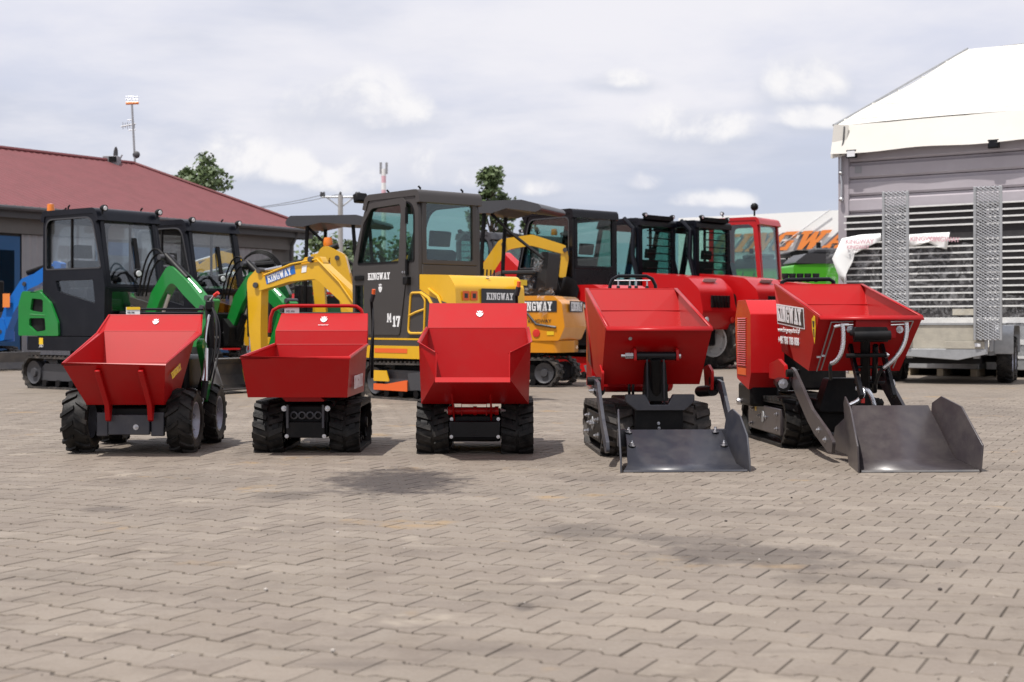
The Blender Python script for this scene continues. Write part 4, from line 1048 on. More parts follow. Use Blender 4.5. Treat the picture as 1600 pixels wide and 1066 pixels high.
        MB().prism(rp([(e[0].x-.01, e[0].z-.02), (e[2].x+.01, e[0].z-.02), (e[2].x-.01, e[0].z+.035), (e[0].x+.01, e[0].z+.035)], .012), 'y', e[0].y-.02, e[0].y+.05).build('mast_head', 'black', root, bevel=.006)
        MB().cyl(L(1322,556,8.64), L(1383,555,8.64), .014, 10).build('mast_pin', 'black', root)
        bolt(root, L(1384,555,8.64), 'x', .014, .014, 1, 'pin_nut')
        MB().prism(rp([(e[1].x-.12, .26), (e[3].x+.10, .26), (e[3].x+.03, .48), (e[1].x-.05, .48)], .02), 'y', -.16, -.02).build('mast_foot', 'black', root, bevel=.01)
        for s_ in (-1, 1): bolt(skp, Vector((mx+s_*.155, fl.y-.0, pa.z+.0)), 'y', .014, .02)
        def hose(pts, r, m, nm='hydraulic_hose'):
            q = [L(*a) for a in pts]; MB().bez(q[0], q[1], q[2], q[3], r, 8, 14).build(nm, m, root)
        hose(((1316,506,8.55),(1322,545,8.55),(1312,565,8.55),(1299,568,8.6)), .014, 'chromepipe'); hose(((1299,568,8.6),(1296,572,8.6),(1297,580,8.62),(1298,592,8.7)), .011, 'plastic')
        hose(((1416,504,8.55),(1421,535,8.55),(1403,560,8.55),(1381,575,8.6)), .014, 'chromepipe'); hose(((1381,575,8.6),(1374,580,8.65),(1372,588,8.7),(1368,600,8.75)), .011, 'plastic')
        hose(((1323,634,8.6),(1352,626,8.6),(1357,606,8.6),(1338,607,8.65)), .014, 'chromepipe'); hose(((1366,634,8.6),(1362,615,8.6),(1356,605,8.6),(1345,608,8.65)), .014, 'chromepipe')
        for a, b in (((1299,503.5,8.62),(1333,502.5,8.62)), ((1305,508.5,8.60),(1333,507.5,8.60)), ((1299,503.5,8.62),(1276,580,8.9)), ((1305,508.5,8.60),(1283,578,8.88)),
                     ((1392,503,8.60),(1427,501.5,8.62)), ((1392,508,8.60),(1413,507,8.6)), ((1427,501.5,8.62),(1395,575,8.9))):
            MB().tube([L(*a), L(*b)], .0045, 6).build('steel_pipe', 'zinc', root)
        MB().tube([L(1303,511,8.56), L(1316,508,8.56), L(1326,508,8.56)], .009, 8).build('pipe_joint', 'steel', root)
        for (px, py) in ((1286,556), (1279,558)): MB().obox(L(px, py, 8.80), (.022,.015,.012)).build('pipe_clip', 'zinc', root)
        MB().box(-.15, .15, -.06, .055, .12, .34).build('tool_box', 'black', root, bevel=.01)
        MB().obox((.02,-.09,.30), (.20,.08,.10)).build('valve_block', 'black', root, bevel=.01)
        for k in range(5): bolt(root, (-.05+.035*k, -.135, .31+.012*(k % 2)), r=.007, h=.012, nm='fitting')
        MB().obox(L(1348, 626, 8.6), (.02,.02,.03)).build('red_cap', 'sticker_red', root)
    # loader arms, both sides
    if four:
        arm = rp([(.05,.50), (.13,.51), (.12,.43), (-.10,.42), (-.36,.20), (-.55,.08), (-.62,.09), (-.60,.15), (-.40,.27), (-.16,.48)], .02)
        xa = .385
    else:
        arm = rp([(.06,.50), (-.02,.55), (-.10,.53), (-.50,.30), (-.84,.185), (-.95,.13), (-.93,.06), (-.84,.06), (-.55,.15), (-.40,.22), (-.02,.44)], .02)
        xa = .300
    for s_ in (-1, 1):
        am = MB().prism(arm, 'x', s_*xa-.010, s_*xa+.010).build('loader_arm', sh, root, bevel=.003)
        MB().cyl((s_*xa-.05, .0 if four else -.05, .48 if four else .51), (s_*xa+.035, .0 if four else -.05, .48 if four else .51), .026, 12).build('arm_pivot', 'black' , am)
        if four:
            for k in range(2): bolt(am, (s_*(xa+.012), .03-.03*k, .47-.05*k), 'x', .014, .02, s_)
        else:
            for (yy, z_) in ((-.66, .18), (-.80, .13)): bolt(am, (s_*(xa+.010), yy, z_), 'x', .012, .012, s_)
            decal(am, (s_*(xa+.0105), -.32, .33), (0, -s_*.8, -.5), (0, -.5*1, .8), .05, .05, 'sticker_red'); decal(am, (s_*(xa+.0105), -.36, .30), (0, -s_*.8, -.5), (0, -.5, .8), .05, .04, 'sticker_white')
        if not four:
            MB().cyl((s_*.30, .30, .44), (s_*.36, -.02, .43), .045, 14).build('lift_ram', 'black_gloss', root)
            bolt(root, (s_*.365, -.025, .44), 'y', .02, .02, -1, 'ram_nut')
        else:
            MB().cyl((s_*.33, .28, .40), (s_*.36, .0, .42), .036, 12).build('lift_ram', 'black', root)
        if four:
            MB().prism(rp([(-.04,.42),(.16,.44),(.20,.56),(.05,.58),(-.06,.54)], .02), 'x', s_*.345-.008, s_*.345+.008).build('arm_bracket', 'red', root, bevel=.003)
        else:
            MB().prism(rp([(-.02,.46),(.42,.46),(.42,.56),(.18,.60),(.02,.56)], .02), 'x', s_*.335-.012, s_*.335+.012).build('arm_bracket', 'red', root, bevel=.003)
    # shovel
    bw_ = .352 if four else .338; cx0 = .02 if four else .03
    if four:
        y_f, y_fold, y_top, zfold, ztop = -.88, -.80, -.46, .035, .205
        plate = [(y_f-.01, .0), (y_f-.005, .06), (-.80, .20), (-.66, .30), (-.52, .335), (-.44, .30), (-.43, .18), (-.46, .05), (-.6, .0)]
        wtop = bw_-.06
    else:
        y_f, y_fold, y_top, zfold, ztop = -1.49, -1.25, -.97, .05, .345
        plate = [(y_f, .0), (y_f+.0, .15), (-1.24, .355), (-1.02, .405), (-.93, .36), (-.95, .10), (-1.05, .0)]
        wtop = bw_-.10
    # sides converge a little to the back
    q = [(cx0-bw_, y_f, .004), (cx0+bw_, y_f, .004), (cx0-bw_+.035, y_fold, zfold), (cx0+bw_-.045, y_fold, zfold), (cx0-wtop+.01, y_top, ztop), (cx0+wtop, y_top, ztop)]
    shv = MB().add(q, [(0,1,3,2), (2,3,5,4)]).build('shovel', sh, root, solid=.010, smooth=20)
    MB().tube([q[0], q[1]], .010, 6).build('cutting_edge', 'slate' if four else 'blade', shv)
    for s_ in (-1, 1):
        mb_ = MB().prism(plate, 'x', -.005, .005)
        k = (wtop-bw_)/(y_top-y_f)
        for v in mb_.v:
            off = bw_+k*(v.y-y_f)+.004
            v.x = v.x+cx0+s_*(off+.010+max(0, v.z-.05)*(.12 if s_ > 0 else .06))
        mb_.build('shovel_side', sh, shv, bevel=.002)
    if four:
        for (u, w) in ((-.29, .90), (.27, .90), (-.28, .50), (.285, .50)):
            yy = y_fold+(y_top-y_fold)*w; z_ = zfold+(ztop-zfold)*w+.006
            MB().lathe([(0,.034),(.007,.033),(.008,.022),(.014,.020),(.014,.008),(.022,.007),(.022,0)], 'z', (cx0+u*(1-.08*w), yy, z_), 8).build('shovel_bolt', 'steel', shv)
        for s_ in (-1, 1): MB().obox((cx0+s_*.30, -.44, .16), (.05, .06, .10)).build('shovel_bracket', 'slate', shv)
    else:
        for s_ in (-1, 1): MB().prism([(-.98,.30),(-.70,.20),(-.62,.06),(-.98,.05)], 'x', cx0+s_*.24-.008, cx0+s_*.24+.008).build('shovel_bracket', sh, shv)
    # engine housing, levers and hoop at the back
    if four:
        MB().box(-.29, .29, 1.0, 1.36, .36, .82).build('engine_cover', 'red_body', root, bevel=.04)
        hoop = [L(952, 470, 10.05), L(953, 447, 10.05), L(957, 437, 10.05), L(966, 431.5, 10.05), L(1010, 431.5, 10.05), L(1019, 436, 10.05), L(1024, 446, 10.05), L(1026, 470, 10.05)]
        MB().tube(hoop, .013, 10).build('hoop', 'black_gloss', root)
        MB().tube([L(960, 438.5, 10.0), L(1016, 438.5, 10.0)], .005, 6).build('lever_rail', 'zinc', root)
        MB().obox(L(988, 470, 10.02), (.30, .06, .09)).build('lever_console', 'black', root, bevel=.01)
        for px in (966, 984, 994, 1011):
            lv = MB().tube([L(px, 462, 10.0), L(px, 447, 10.0)], [.016, .012], 10).build('lever_gaiter', 'plastic', root)
            MB().tube([L(px, 447, 10.0), L(px, 438, 10.0)], .006, 6).build('lever_rod', 'steel', lv)
        # panel reflections have no shape of their own: the skip side is plain
    else:
        # tall engine housing with louvres standing at the rear corner
        ex0, ex1, ey0, ey1 = -.44, -.20, .60, 1.05
        zb_, zt_ = .44, 1.01
        hs = MB().prism(rp([(ey0+.03, zb_-.07), (ey1-.06, zb_), (ey1, zt_-.14), (ey1-.08, zt_), (ey0+.12, zt_), (ey0-.02, zt_-.10), (ey0-.04, zb_+.05)], .02), 'x', ex0, ex1)
        hs = hs.build('engine_cover', 'red_body', root, bevel=.012)
        for k in range(22):
            z_ = zb_+.10+k*.016; MB().obox((ex0-.002, .83, z_), (.010, .26, .007), (0, .6, 0)).build('louvre', 'red_body', hs)
        decal(hs, (ex0-.0005, .83, zb_+.055), (0,-1,0), (0,0,1), .26, .05, 'sticker_orange', 'reflector')
        MB().box(ex0+.01, ex1-.02, ey0+.02, ey1-.05, zb_-.19, zb_-.03).build('bumper', 'black', root, bevel=.02)
        MB().lathe([(0,-.012),(.022,-.01),(.026,.0),(.026,.03),(0,.03)], 'x', (ex0+.0, .95, zb_-.17), 12).build('tow_roller', 'steel', root)
        for k in range(3): MB().obox((ex0+.06+.04*k, ey0+.2, zt_+.002), (.02,.07,.004), (0,0,.3)).build('vent_slot', 'black', hs)
        MB().box(-.19, .30, .72, 1.15, .36, .80).build('engine_block', 'black', root, bevel=.02)
        MB().tube([L(1222, 452, 10.3), L(1222, 441, 10.3), L(1229, 437.5, 10.3), L(1296, 436.5, 10.3), L(1302, 440, 10.3), L(1303, 455, 10.3)], .016, 10).build('hoop', 'black_gloss', root)
        for px in (1227, 1238, 1250, 1262, 1275): 
            MB().tube([L(px, 441, 10.36), L(px, 433, 10.36), L(px, 427.5, 10.36)], [.012, .024, .026], 10).build('lever_knob', 'plastic', root)
        # side lettering, warning label
        ux_ = (fl-bl_); ux_.z *= .15; ux_ = (ux_-nside*ux_.dot(nside)).normalized(); uz_ = (Vector((0,0,1))-nside*nside.z); uz_ = (uz_-ux_*uz_.dot(ux_)).normalized()
        if ux_.cross(uz_).dot(nside) < 0: ux_ = -ux_
        o = bl_.lerp(fl, .12)
        def on(px, py):   # point of the side plane seen at that photo point
            cam_ = Rm @ (Vector((0, 0, H))-base); d_ = L(px, py, 9.2)-cam_
            return cam_+d_*((bl_-cam_).dot(nside)/d_.dot(nside))
        a = on(1216.5, 501); b = on(1255, 509); hgt = (on(1216.5, 478)-a).length; ww = (b-a).length
        base_t, w0 = slab('KINGWAY', hgt, a+nside*.0035, ux_, uz_, .002, 1.0)
        st_ = ww/w0
        t2, _ = slab('KINGWAY', hgt*1.0, a+nside*.0065, (b-a), uz_, .002, st_); t2.build('lettering', 'sticker_white', skp)
        cc = on(1235.5, 494); decal(skp, cc+nside*.004, (b-a), uz_, ww*1.06, hgt*1.14, 'sticker_dark', 'lettering_panel')
        decal(skp, cc+nside*.0036, (b-a), uz_, ww*1.10, hgt*1.30, 'sticker_white', 'lettering_border', off=.0005)
        a = on(1217, 518); words('web_address', 'www.kingwaypoland.pl', .034, a+nside*.005, (on(1251,521)-a), uz_, 'sticker_white', skp, width=(on(1251,521)-a).length)
        a = on(1217.5, 536); words('phone_number', '+48 788 788 888', .050, a+nside*.005, (on(1250,540)-a), uz_, 'sticker_white', skp, bold=.0015, width=(on(1250,540)-a).length)
        cc = on(1273, 514); q_ = MB().prism([(.0,-.095),(.045,.01),(.045,.075),(.02,.085),(-.035,.06),(-.04,.0)], 'z', .0, .0015)
        q_.v = [cc+nside*.005+(b-on(1216.5,501)).normalized()*v.x+uz_*v.y+nside*v.z for v in q_.v]
        wl_ = q_.build('warning_label', 'sticker_yellow', skp)
        q_ = MB().prism([(-.01,-.05),(.01,-.05),(.012,.0),(-.012,.0)], 'z', 0, .001).prism([(-.012,.01),(.012,.01),(.03,.05),(-.02,.05)], 'z', 0, .0012)
        q_.v = [cc+nside*.0068+(b-on(1216.5,501)).normalized()*v.x+uz_*v.y+nside*v.z for v in q_.v]; q_.build('warning_mark', 'sticker_dark', wl_)
    return root
loader_dumper(4, 'tracked red dumper with tilted hopper and a slate grey shovel with bright bolts', .905, GD(715), 3.5)
loader_dumper(5, 'tracked red dumper with white lettering, silver hoses and a brown grey shovel', 2.165, GD(702), 4.0)
# ------------------------------------------------------------------ excavators and loaders behind
R90 = -math.pi/2
def fwd_track(root, length, half, tw, h, m='rubber_dusty', frame='black', nl=44, lug=.018):
    """tracks for a machine whose forward is +X"""
    prof = rp([(-length/2+.12, 0), (-length/2, .15*h/.4), (-length/2, h*.72), (-length/2+.12, h), (length/2-.12, h*.96), (length/2, h*.70), (length/2, .15*h/.4), (length/2-.12, 0)], .12, 4)
    out = []
    for s_ in (-1, 1):
        xa, xb = (half-tw, half) if s_ > 0 else (-half, -half+tw)
        n0 = len(C.objects)
        t = track(root, xa, xb, prof, nl, m, lug=lug, chev=.0, lw=.5); t.rotation_euler.z = R90
        side = xb if s_ > 0 else xa
        q = MB().prism(rp([(-length*.30, h*.25), (length*.30, h*.25), (length*.33, h*.55), (length*.26, h*.78), (-length*.26, h*.78), (-length*.33, h*.55)], .03), 'x', xa+tw*.25, xb-tw*.25).build('track_frame', frame, root, bevel=.01); q.rotation_euler.z = R90
        for (y, z, r, nm) in ((length/2-.20, h*.48, h*.36, 'idler_wheel'), (-length/2+.20, h*.50, h*.36, 'sprocket')):
            w = tw*.8; x0 = xa+tw*.1
            o = MB().lathe([(0, 0), (r*.35, 0), (r*.4, w*.15), (r*.8, w*.15), (r, w*.05), (r, w*.35), (r*.8, w*.4), (r*.8, w*.6), (r, w*.65), (r, w*.95), (r*.8, w*.85), (r*.4, w*.85), (r*.35, w), (0, w)], 'x', (x0, y, z), 20).build(nm, 'mid_grey', root); o.rotation_euler.z = R90
        for k in range(4):
            o = MB().cyl((xa+tw*.15, -length*.25+k*length*.166, h*.17), (xb-tw*.15, -length*.25+k*length*.166, h*.17), h*.11, 12).build('roller', 'black', root); o.rotation_euler.z = R90
def cab(root, x0, x1, y0, y1, z0, z1, zw, m, glassm='glass', zk=None, front_lean=.20, rad=.12, frame=.075, lower_win=None, roofm=None, seat=True, divider=None, low_front=True, rear_win=True, trim=None):
    """glazed cab: two side plates with window openings, front and rear frames, roof, seat"""
    zk = zk or (z0+(z1-z0)*.45); roofm = roofm or m
    pts = [(x0, z0), (x1-.02, z0), (x1, zk), (x1-front_lean, z1), (x0+.02, z1)]
    prof = rp(pts, [.02, .05, .10, rad*1.5, rad], 6)
    def fx(z): return x1-(0 if z < zk else front_lean*(z-zk)/(z1-zk))
    win = rp([(x0+frame, zw), (fx(zw)-frame*.8, zw), (fx(zk+.05)-frame*.8, max(zw+.02, zk+.05)), (fx(z1-frame)-frame*.9, z1-frame*1.15), (x0+frame, z1-frame*1.15)], [.04, .04, .02, rad, rad*.7], 5)
    holes = [win]
    if lower_win: holes.append(rp(lower_win, .02))
    body = None
    for s_, y in ((1, y1), (-1, y0)):
        pl_ = MB().prism(prof, 'y', y-s_*.045, y, holes).build('cab_side', m, root, bevel=.018, bseg=3); body = pl_
        sh_ = MB().prism(win, 'y', y-s_*.030, y-s_*.024).build('pane', glassm, pl_)
        if lower_win: MB().prism(rp(lower_win, .02), 'y', y-s_*.030, y-s_*.024).build('pane', glassm, pl_)
        if divider:
            MB().box(divider-.012, divider+.012, min(y-s_*.04, y-s_*.012), max(y-s_*.04, y-s_*.012), zw, z1-frame*1.1).build('window_bar', 'black', pl_)
        if trim:   # sealing strip round the opening
            wi = [(a, b) for a, b in offset_poly(win, .018)]
            MB().prism(win, 'y', y-s_*.001, y+s_*.006, [wi]).build('window_seal', trim, pl_)
    ya, yb = y0+.046, y1-.046
    roof_pts = rp([(x0-.02, z1-.12), (x0-.0, z1+.02), (x1-front_lean+.02, z1+.02), (x1-front_lean+.08, z1-.14)], [0, rad, rad*1.4, 0], 6)
    MB().sheet(roof_pts, y0-.012, y1+.012, .07).build('roof', roofm, root, bevel=.03, bseg=3)
    MB().sheet([(a, b-.03) for a, b in roof_pts], y0+.03, y1-.03, .03)
    # front: lower panel and windscreen
    MB().slant((x1-.02, z0), (x1, zk), ya, yb, -.05, (.10, .05, .07) if low_front else None).build('front_panel', m, root, bevel=.006)
    if low_front: MB().slant((x1-.045, z0+.09), (x1-.026, zk-.04), ya+.06, yb-.06, -.006).build('pane', glassm, root)
    fr = MB().slant((x1, zk+.004), (x1-front_lean+.03, z1-.05), ya, yb, -.05, (.045, .07, .06)).build('windscreen_frame', m, root, bevel=.006)
    MB().slant((x1-.026, zk+.04), (x1-front_lean+.004, z1-.11), ya+.05, yb-.05, -.006).build('windscreen', glassm, fr)
    # rear
    rp_ = MB().slant((x0, z0), (x0, zw-.03), ya, yb, .05).build('rear_panel', m, root, bevel=.006)
    rf_ = MB().slant((x0, zw-.026), (x0+.01, z1-.03), ya, yb, .05, (.05, .09, .06)).build('rear_window_frame', m, root, bevel=.006)
    MB().slant((x0+.024, zw+.02), (x0+.030, z1-.11), ya+.05, yb-.05, .006).build('rear_window', glassm, rf_)
    MB().box(x0+.06, x1-.09, y0+.06, y1-.06, z0-.005, z0+.05).build('cab_floor', 'black', root)
    if seat:
        ym = (y0+y1)/2; xs = x0+(x1-x0)*.36
        st_ = MB().prism(rp([(xs-.20, z0+.34), (xs+.24, z0+.38), (xs+.24, z0+.48), (xs-.20, z0+.45)], .03), 'y', ym-.23, ym+.23).build('seat', 'seat', root, bevel=.02)
        MB().prism(rp([(xs-.30, z0+.96), (xs-.19, z0+.44), (xs-.08, z0+.45), (xs-.20, z0+1.0)], .03), 'y', ym-.22, ym+.22).build('seat_back', 'seat', st_, bevel=.02)
        MB().prism(rp([(xs-.33, z0+1.18), (xs-.30, z0+1.02), (xs-.22, z0+1.02), (xs-.24, z0+1.2)], .02), 'y', ym-.12, ym+.12).build('headrest', 'seat', st_, bevel=.02)
        MB().box(xs-.18, xs+.2, ym-.2, ym+.2, z0+.05, z0+.34).build('seat_box', 'black', root, bevel=.02)
        for s_ in (-1, 1):
            MB().box(xs-.1, xs+.28, ym+s_*.30-.05, ym+s_*.30+.05, z0+.3, z0+.62).build('console', 'plastic', root, bevel=.02)
            j = MB().tube([(xs+.24, ym+s_*.30, z0+.62), (xs+.26, ym+s_*.29, z0+.76)], .012, 6).build('joystick', 'plastic', root)
    return body
def beam(pts, hw, width, name, m, root, M=None, seg=8, y=0.0):
    """arm with box section: centre line pts (x,z) with half depths hw"""
    P2 = [Vector(p) for p in pts]; n = len(P2); up_, dn = [], []
    for i, p in enumerate(P2):
        d = (P2[min(i+1, n-1)]-P2[max(i-1, 0)]).normalized(); nn_ = Vector((-d.y, d.x))
        up_.append(p+nn_*hw[i]); dn.append(p-nn_*hw[i])
    poly = [(p.x, p.y) for p in up_]+[(p.x, p.y) for p in reversed(dn)]
    poly = rp(poly, [.03]+[.14]*(n-2)+[.03, .03]+[.14]*(n-2)+[.03], 5)
    mb = MB().prism(poly, 'y', y-width/2, y+width/2)
    if M is not None: mb.xf(M)
    return mb.build(name, m, root, bevel=.008)
def ram(root, a, b, r, M=None, split=.55, m='black', name='ram', y=0.0):
    a = Vector((a[0], y, a[1])); b = Vector((b[0], y, b[1])); c = a.lerp(b, split)
    m1 = MB().cyl(a, c, r, 12); m2 = MB().cyl(c, b, r*.5, 10)
    if M is not None: m1.xf(M); m2.xf(M)
    o = m1.build(name, m, root); m2.build('ram_rod', 'steel', o); return o
def pins(root, pts, w, M=None, y=0.0, r=.035):
    for (x, z) in pts:
        q = MB().cyl((x, y-w/2-.015, z), (x, y+w/2+.015, z), r, 12)
        if M is not None: q.xf(M)
        q.build('pin', 'mid_grey', root)
def bucket(root, x, z, w, M, m='blade', scale=1.0, y=0.0, ang=0.0):
    prof = [(0,0),(.10,.02),(.26,-.06),(.34,-.24),(.30,-.42),(.12,-.52),(-.12,-.52)]
    ca, sa = math.cos(ang), math.sin(ang)
    pr = [(x+(a*ca-b*sa)*scale, z+(a*sa+b*ca)*scale) for a, b in prof]
    mb = MB(); th = .02
    vs = []; fs = []
    for (a, b) in pr: vs += [(a, y-w/2, b), (a, y+w/2, b)]
    for i in range(len(pr)-1): fs.append((2*i, 2*i+1, 2*i+3, 2*i+2))
    mb.add(vs, fs); mb.add([(a, y-w/2, b) for a, b in pr], [tuple(range(len(pr)))]); mb.add([(a, y+w/2, b) for a, b in pr], [tuple(range(len(pr)))])
    if M is not None: mb.xf(M)
    return mb.build('bucket', m, root, solid=.015, smooth=30)
def dozer_blade(root, x, half, h, m='blade', arms='black', ztop=None):
    pr = [(x-.04, .03), (x+.02, .02), (x-.03, h*.45), (x+.03, h), (x-.03, h), (x-.09, h*.45)]
    b = MB().prism(rp(pr, .01), 'y', -half, half).build('dozer_blade', m, root, bevel=.004)
    for s_ in (-1, 1): MB().prism([(x-.85, .28), (x-.05, .10), (x-.05, .20), (x-.85, .36)], 'y', s_*half*.45-.03, s_*half*.45+.03).build('blade_arm', arms, b)
    return b
def worklight(root, p, d=(1,0,0), m='lamp_white', r=.042):
    p = Vector(p); d = Vector(d).normalized()
    o = MB().tube([p-d*.05, p-d*.01, p+d*.03], [r*.6, r, r], 12).build('work_light', 'black', root)
    MB().tube([p+d*.031, p+d*.038], [r*.7, r*.6], 12).build('lens', m, o)
    MB().tube([p-d*.03, p-d*.03+Vector((0,0,-.08))], .012, 6).build('bracket', 'black', o); return o

def copy_tree(o, parent=None):
    c = o.copy(); C.objects.link(c)
    if parent is not None: c.parent = parent
    for ch_ in list(o.children): copy_tree(ch_, c)
    return c
def place(root, x, d, fx, fy): root.location = (x, d, 0); root.rotation_euler = (0, 0, math.atan2(fy, fx))

# ---------- grey and yellow excavator in the middle
m17 = thing('mini_excavator', 'grey and yellow cabbed mini excavator with white lettering on its door', 'excavator'); place(m17, -.79, 15.8, -.65, .76)
fwd_track(m17, 1.66, .50, .24, .42, 'rubber_dusty', 'mid_grey', 48, .020)
for s_ in (-1, 1):
    fp = MB().prism(rp([(-.62,.12),(-.10,.12),(-.05,.30),(-.50,.34),(-.62,.28)], .02), 'y', s_*.503-.008, s_*.503+.008).build('track_cover', 'mid_grey', m17, bevel=.004)
    decal(fp, (-.42, s_*.512, .22), (-s_, 0, 0), (0,0,1), .13, .085, 'white')
    fp2 = MB().prism(rp([(-.04,.10),(.60,.10),(.60,.17),(.36,.17),(.0,.22),(-.04,.22)], .01), 'y', s_*.503-.006, s_*.503+.006).build('track_stripe', 'sticker_orange', m17)
    MB().prism(rp([(.30,.20),(.60,.20),(.60,.32),(.36,.32)], .01), 'y', s_*.503-.006, s_*.503+.006).build('track_stripe', 'yellow', m17)
MB().box(-.45, .55, -.27, .27, .16, .40).build('car_body', 'black', m17, bevel=.03)
MB().lathe([(0, .40), (.30, .40), (.30, .50), (0, .50)], 'z', (0,0,0), 24).build('slew_ring', 'black', m17)
base = rp([(-.86,-.44),(-.70,-.52),(.70,-.52),(1.0,-.30),(1.0,.40),(.95,.52),(-.70,.52),(-.86,.44)], .08, 4)
MB().prism(base, 'z', .46, .60).build('deck_skirt', 'yellow', m17, bevel=.03)
decal(m17, (.25, .5205, .545), (-1,0,0), (0,0,1), .62, .05, 'sticker_orange', 'skirt_stripe')
MB().prism([(a*.985, b*.985) for a, b in base], 'z', .60, .665).build('deck', 'cab_grey', m17, bevel=.01)
MB().prism([(a*.99, b*.99) for a, b in base], 'z', .665, .685).build('deck_trim', 'yellow', m17)
cab(m17, -.25, 1.04, -.36, .50, .685, 2.29, 1.52, 'cab_grey', 'glass', zk=1.50, front_lean=.30, rad=.26, frame=.085, lower_win=[(.80,.90),(.98,.90),(.98,1.28),(.80,1.28)], trim='black')
dr = MB().prism(rp([(.985,.72),(.985,1.45),(.84,2.0),(.66,2.21),(.03,2.235),(-.02,2.18),(-.02,1.35),(.10,.72)], [.04,.08,.15,.15,.04,.04,.04,.04]), 'y', .501, .512,
    [rp([(.93,1.50),(.80,1.98),(.64,2.15),(.10,2.165),(.07,2.12),(.12,1.50)], [.05,.12,.12,.04,.04,.04]), rp([(.79,.89),(.965,.89),(.965,1.29),(.79,1.29)], .02)]).build('door', 'cab_grey', m17, bevel=.004)
MB().tube([(-.045,.52,2.12),(-.045,.52,1.94)], .018, 8).build('hinge', 'black', dr); MB().tube([(-.045,.52,1.55),(-.045,.52,1.38)], .018, 8).build('hinge', 'black', dr)
MB().box(.78, .96, .513, .53, 1.34, 1.40).build('door_handle', 'black', dr, bevel=.01)
t_, w_ = slab('KINGWAY', .078, (.70, .514, 1.34), (-1,0,0), (0,0,1), .002, .88); t_.build('lettering', 'sticker_white', dr)
crest(dr, (.46, .513, 1.24), (-1,0,0), (0,0,1), .09)
t_, w_ = slab('M', .10, (.33, .513, .86), (-1,0,0), (0,0,1), .002, .8); t_.build('model_mark', 'sticker_white', dr)
t_, w_ = slab('17', .12, (.22, .513, .81), (-1,0,0), (0,0,1), .002, 1.0); t_.build('model_mark', 'sticker_white', dr)
for (x, z) in ((.04,1.41),(-.005,1.41),(.02,1.35)): bolt(dr, (x, .513, z), 'y', .008, .008, 1)
for (x, y) in ((.6,.3),(.0,.3),(.0,-.3)): MB().tube([(x,y,2.31),(x,y,2.35),(x+.01,y+.02,2.37)], .012, 6).build('lifting_eye', 'black', m17)
MB().obox((1.02,.40,2.30), (.09,.16,.11), (0,.3,0)).build('work_light', 'black', m17, bevel=.02)
# engine hood and side grille panel
hood = MB().prism(rp([(-.255,.70),(-.84,.70),(-.90,.95),(-.88,1.24),(-.78,1.36),(-.255,1.38)], [.01,.04,.06,.10,.10,.01]), 'y', -.46, .50).build('engine_hood', 'yellow', m17, bevel=.05, bseg=3)
pn = MB().prism(rp([(-.86,-.30),(-.86,.06),(-.90,.06),(-.90,-.30)], .0), 'z', 1.06, 1.24)
sgn = MB().box(-.912, -.898, -.34, .16, 1.06, 1.22).build('name_plate', 'sticker_dark', hood)
t_, w_ = slab('KINGWAY', .075, (-.914, .10, 1.10), (0,-1,0), (0,0,1), .002, .80); t_.build('lettering', 'sticker_white', sgn)
crest(hood, (-.80, .0, 1.33), (0,-1,0), (-.7,0,.7), .07)
for y in (.26, .37):
    decal(hood, (-.901, y, 1.14), (0,-1,0), (0,0,1), .09, .10, 'sticker_orange', 'warning_label'); decal(hood, (-.9025, y, 1.14), (0,-1,0), (0,0,1), .045, .05, 'sticker_dark', 'warning_mark')
gr = MB().prism(rp([(-.04,.70),(-.30,.70),(-.74,.72),(-.76,1.06),(-.44,1.14),(-.26,1.22),(-.05,1.20)], .05), 'y', .502, .512).build('side_panel', 'cab_grey', m17)
def trim_loop(pts): MB().tube([(a, .516, b) for a, b in rp(pts, .05)], .015, 6, closed=True).build('panel_trim', 'yellow', gr)
trim_loop([(-.07,.74),(-.36,.74),(-.38,1.10),(-.30,1.18),(-.12,1.18)])
MB().tube([(-.085,.516,.93),(-.22,.516,.97),(-.37,.516,1.0)], .014, 6).build('panel_trim', 'yellow', gr)
MB().tube([(-.30,.516,1.18),(-.44,.516,1.12),(-.56,.516,.98),(-.62,.516,.76)], .020, 6).build('panel_trim', 'yellow', gr)
MB().tube([(-.44,.516,1.22),(-.60,.516,1.14),(-.70,.516,1.0),(-.74,.516,.8)], .014, 6).build('panel_trim', 'yellow', gr)
MB().box(-.10, -.02, .45, .56, 1.27, 1.36).build('latch', 'black', m17, bevel=.01)
MB().box(-1.0, -.90, -.40, -.30, 1.26, 1.32).build('tail_lamp', 'sticker_yellow', m17)
# boom swung to its left
Bx = Matrix.Translation((1.0, .06, 0)) @ Matrix.Rotation(math.radians(21), 4, 'Z')
MB().prism(rp([(0,.52),(.22,.56),(.28,.72),(.22,.90),(.0,.92)], .03), 'y', -.10, .10).xf(Bx).build('swing_bracket', 'yellow', m17, bevel=.01)
bm_ = beam([(.18,.80),(.52,1.18),(.92,1.49),(1.36,1.45),(1.86,1.31)], [.075,.10,.11,.095,.07], .15, 'boom', 'yellow', m17, Bx)
t_, w_ = slab('KINGWAY', .085, (1.66, .082, 1.345), (-.962,0,.27), (.27,0,.962), .002, .70); t_.xf(Bx).build('lettering', 'sticker_white', bm_)
q = MB().box(1.30, 1.88, .076, .084, 1.33, 1.49); 
dp = MB().prism([(1.69,1.33),(1.71,1.43),(1.27,1.555),(1.25,1.455)], 'y', .0752, .079).xf(Bx).build('lettering_panel', 'blue', bm_)
MB().prism([(1.08,1.55),(1.15,1.54),(1.16,1.46),(1.09,1.47)], 'y', .0752, .079).xf(Bx).build('sticker', 'sticker_white', bm_)
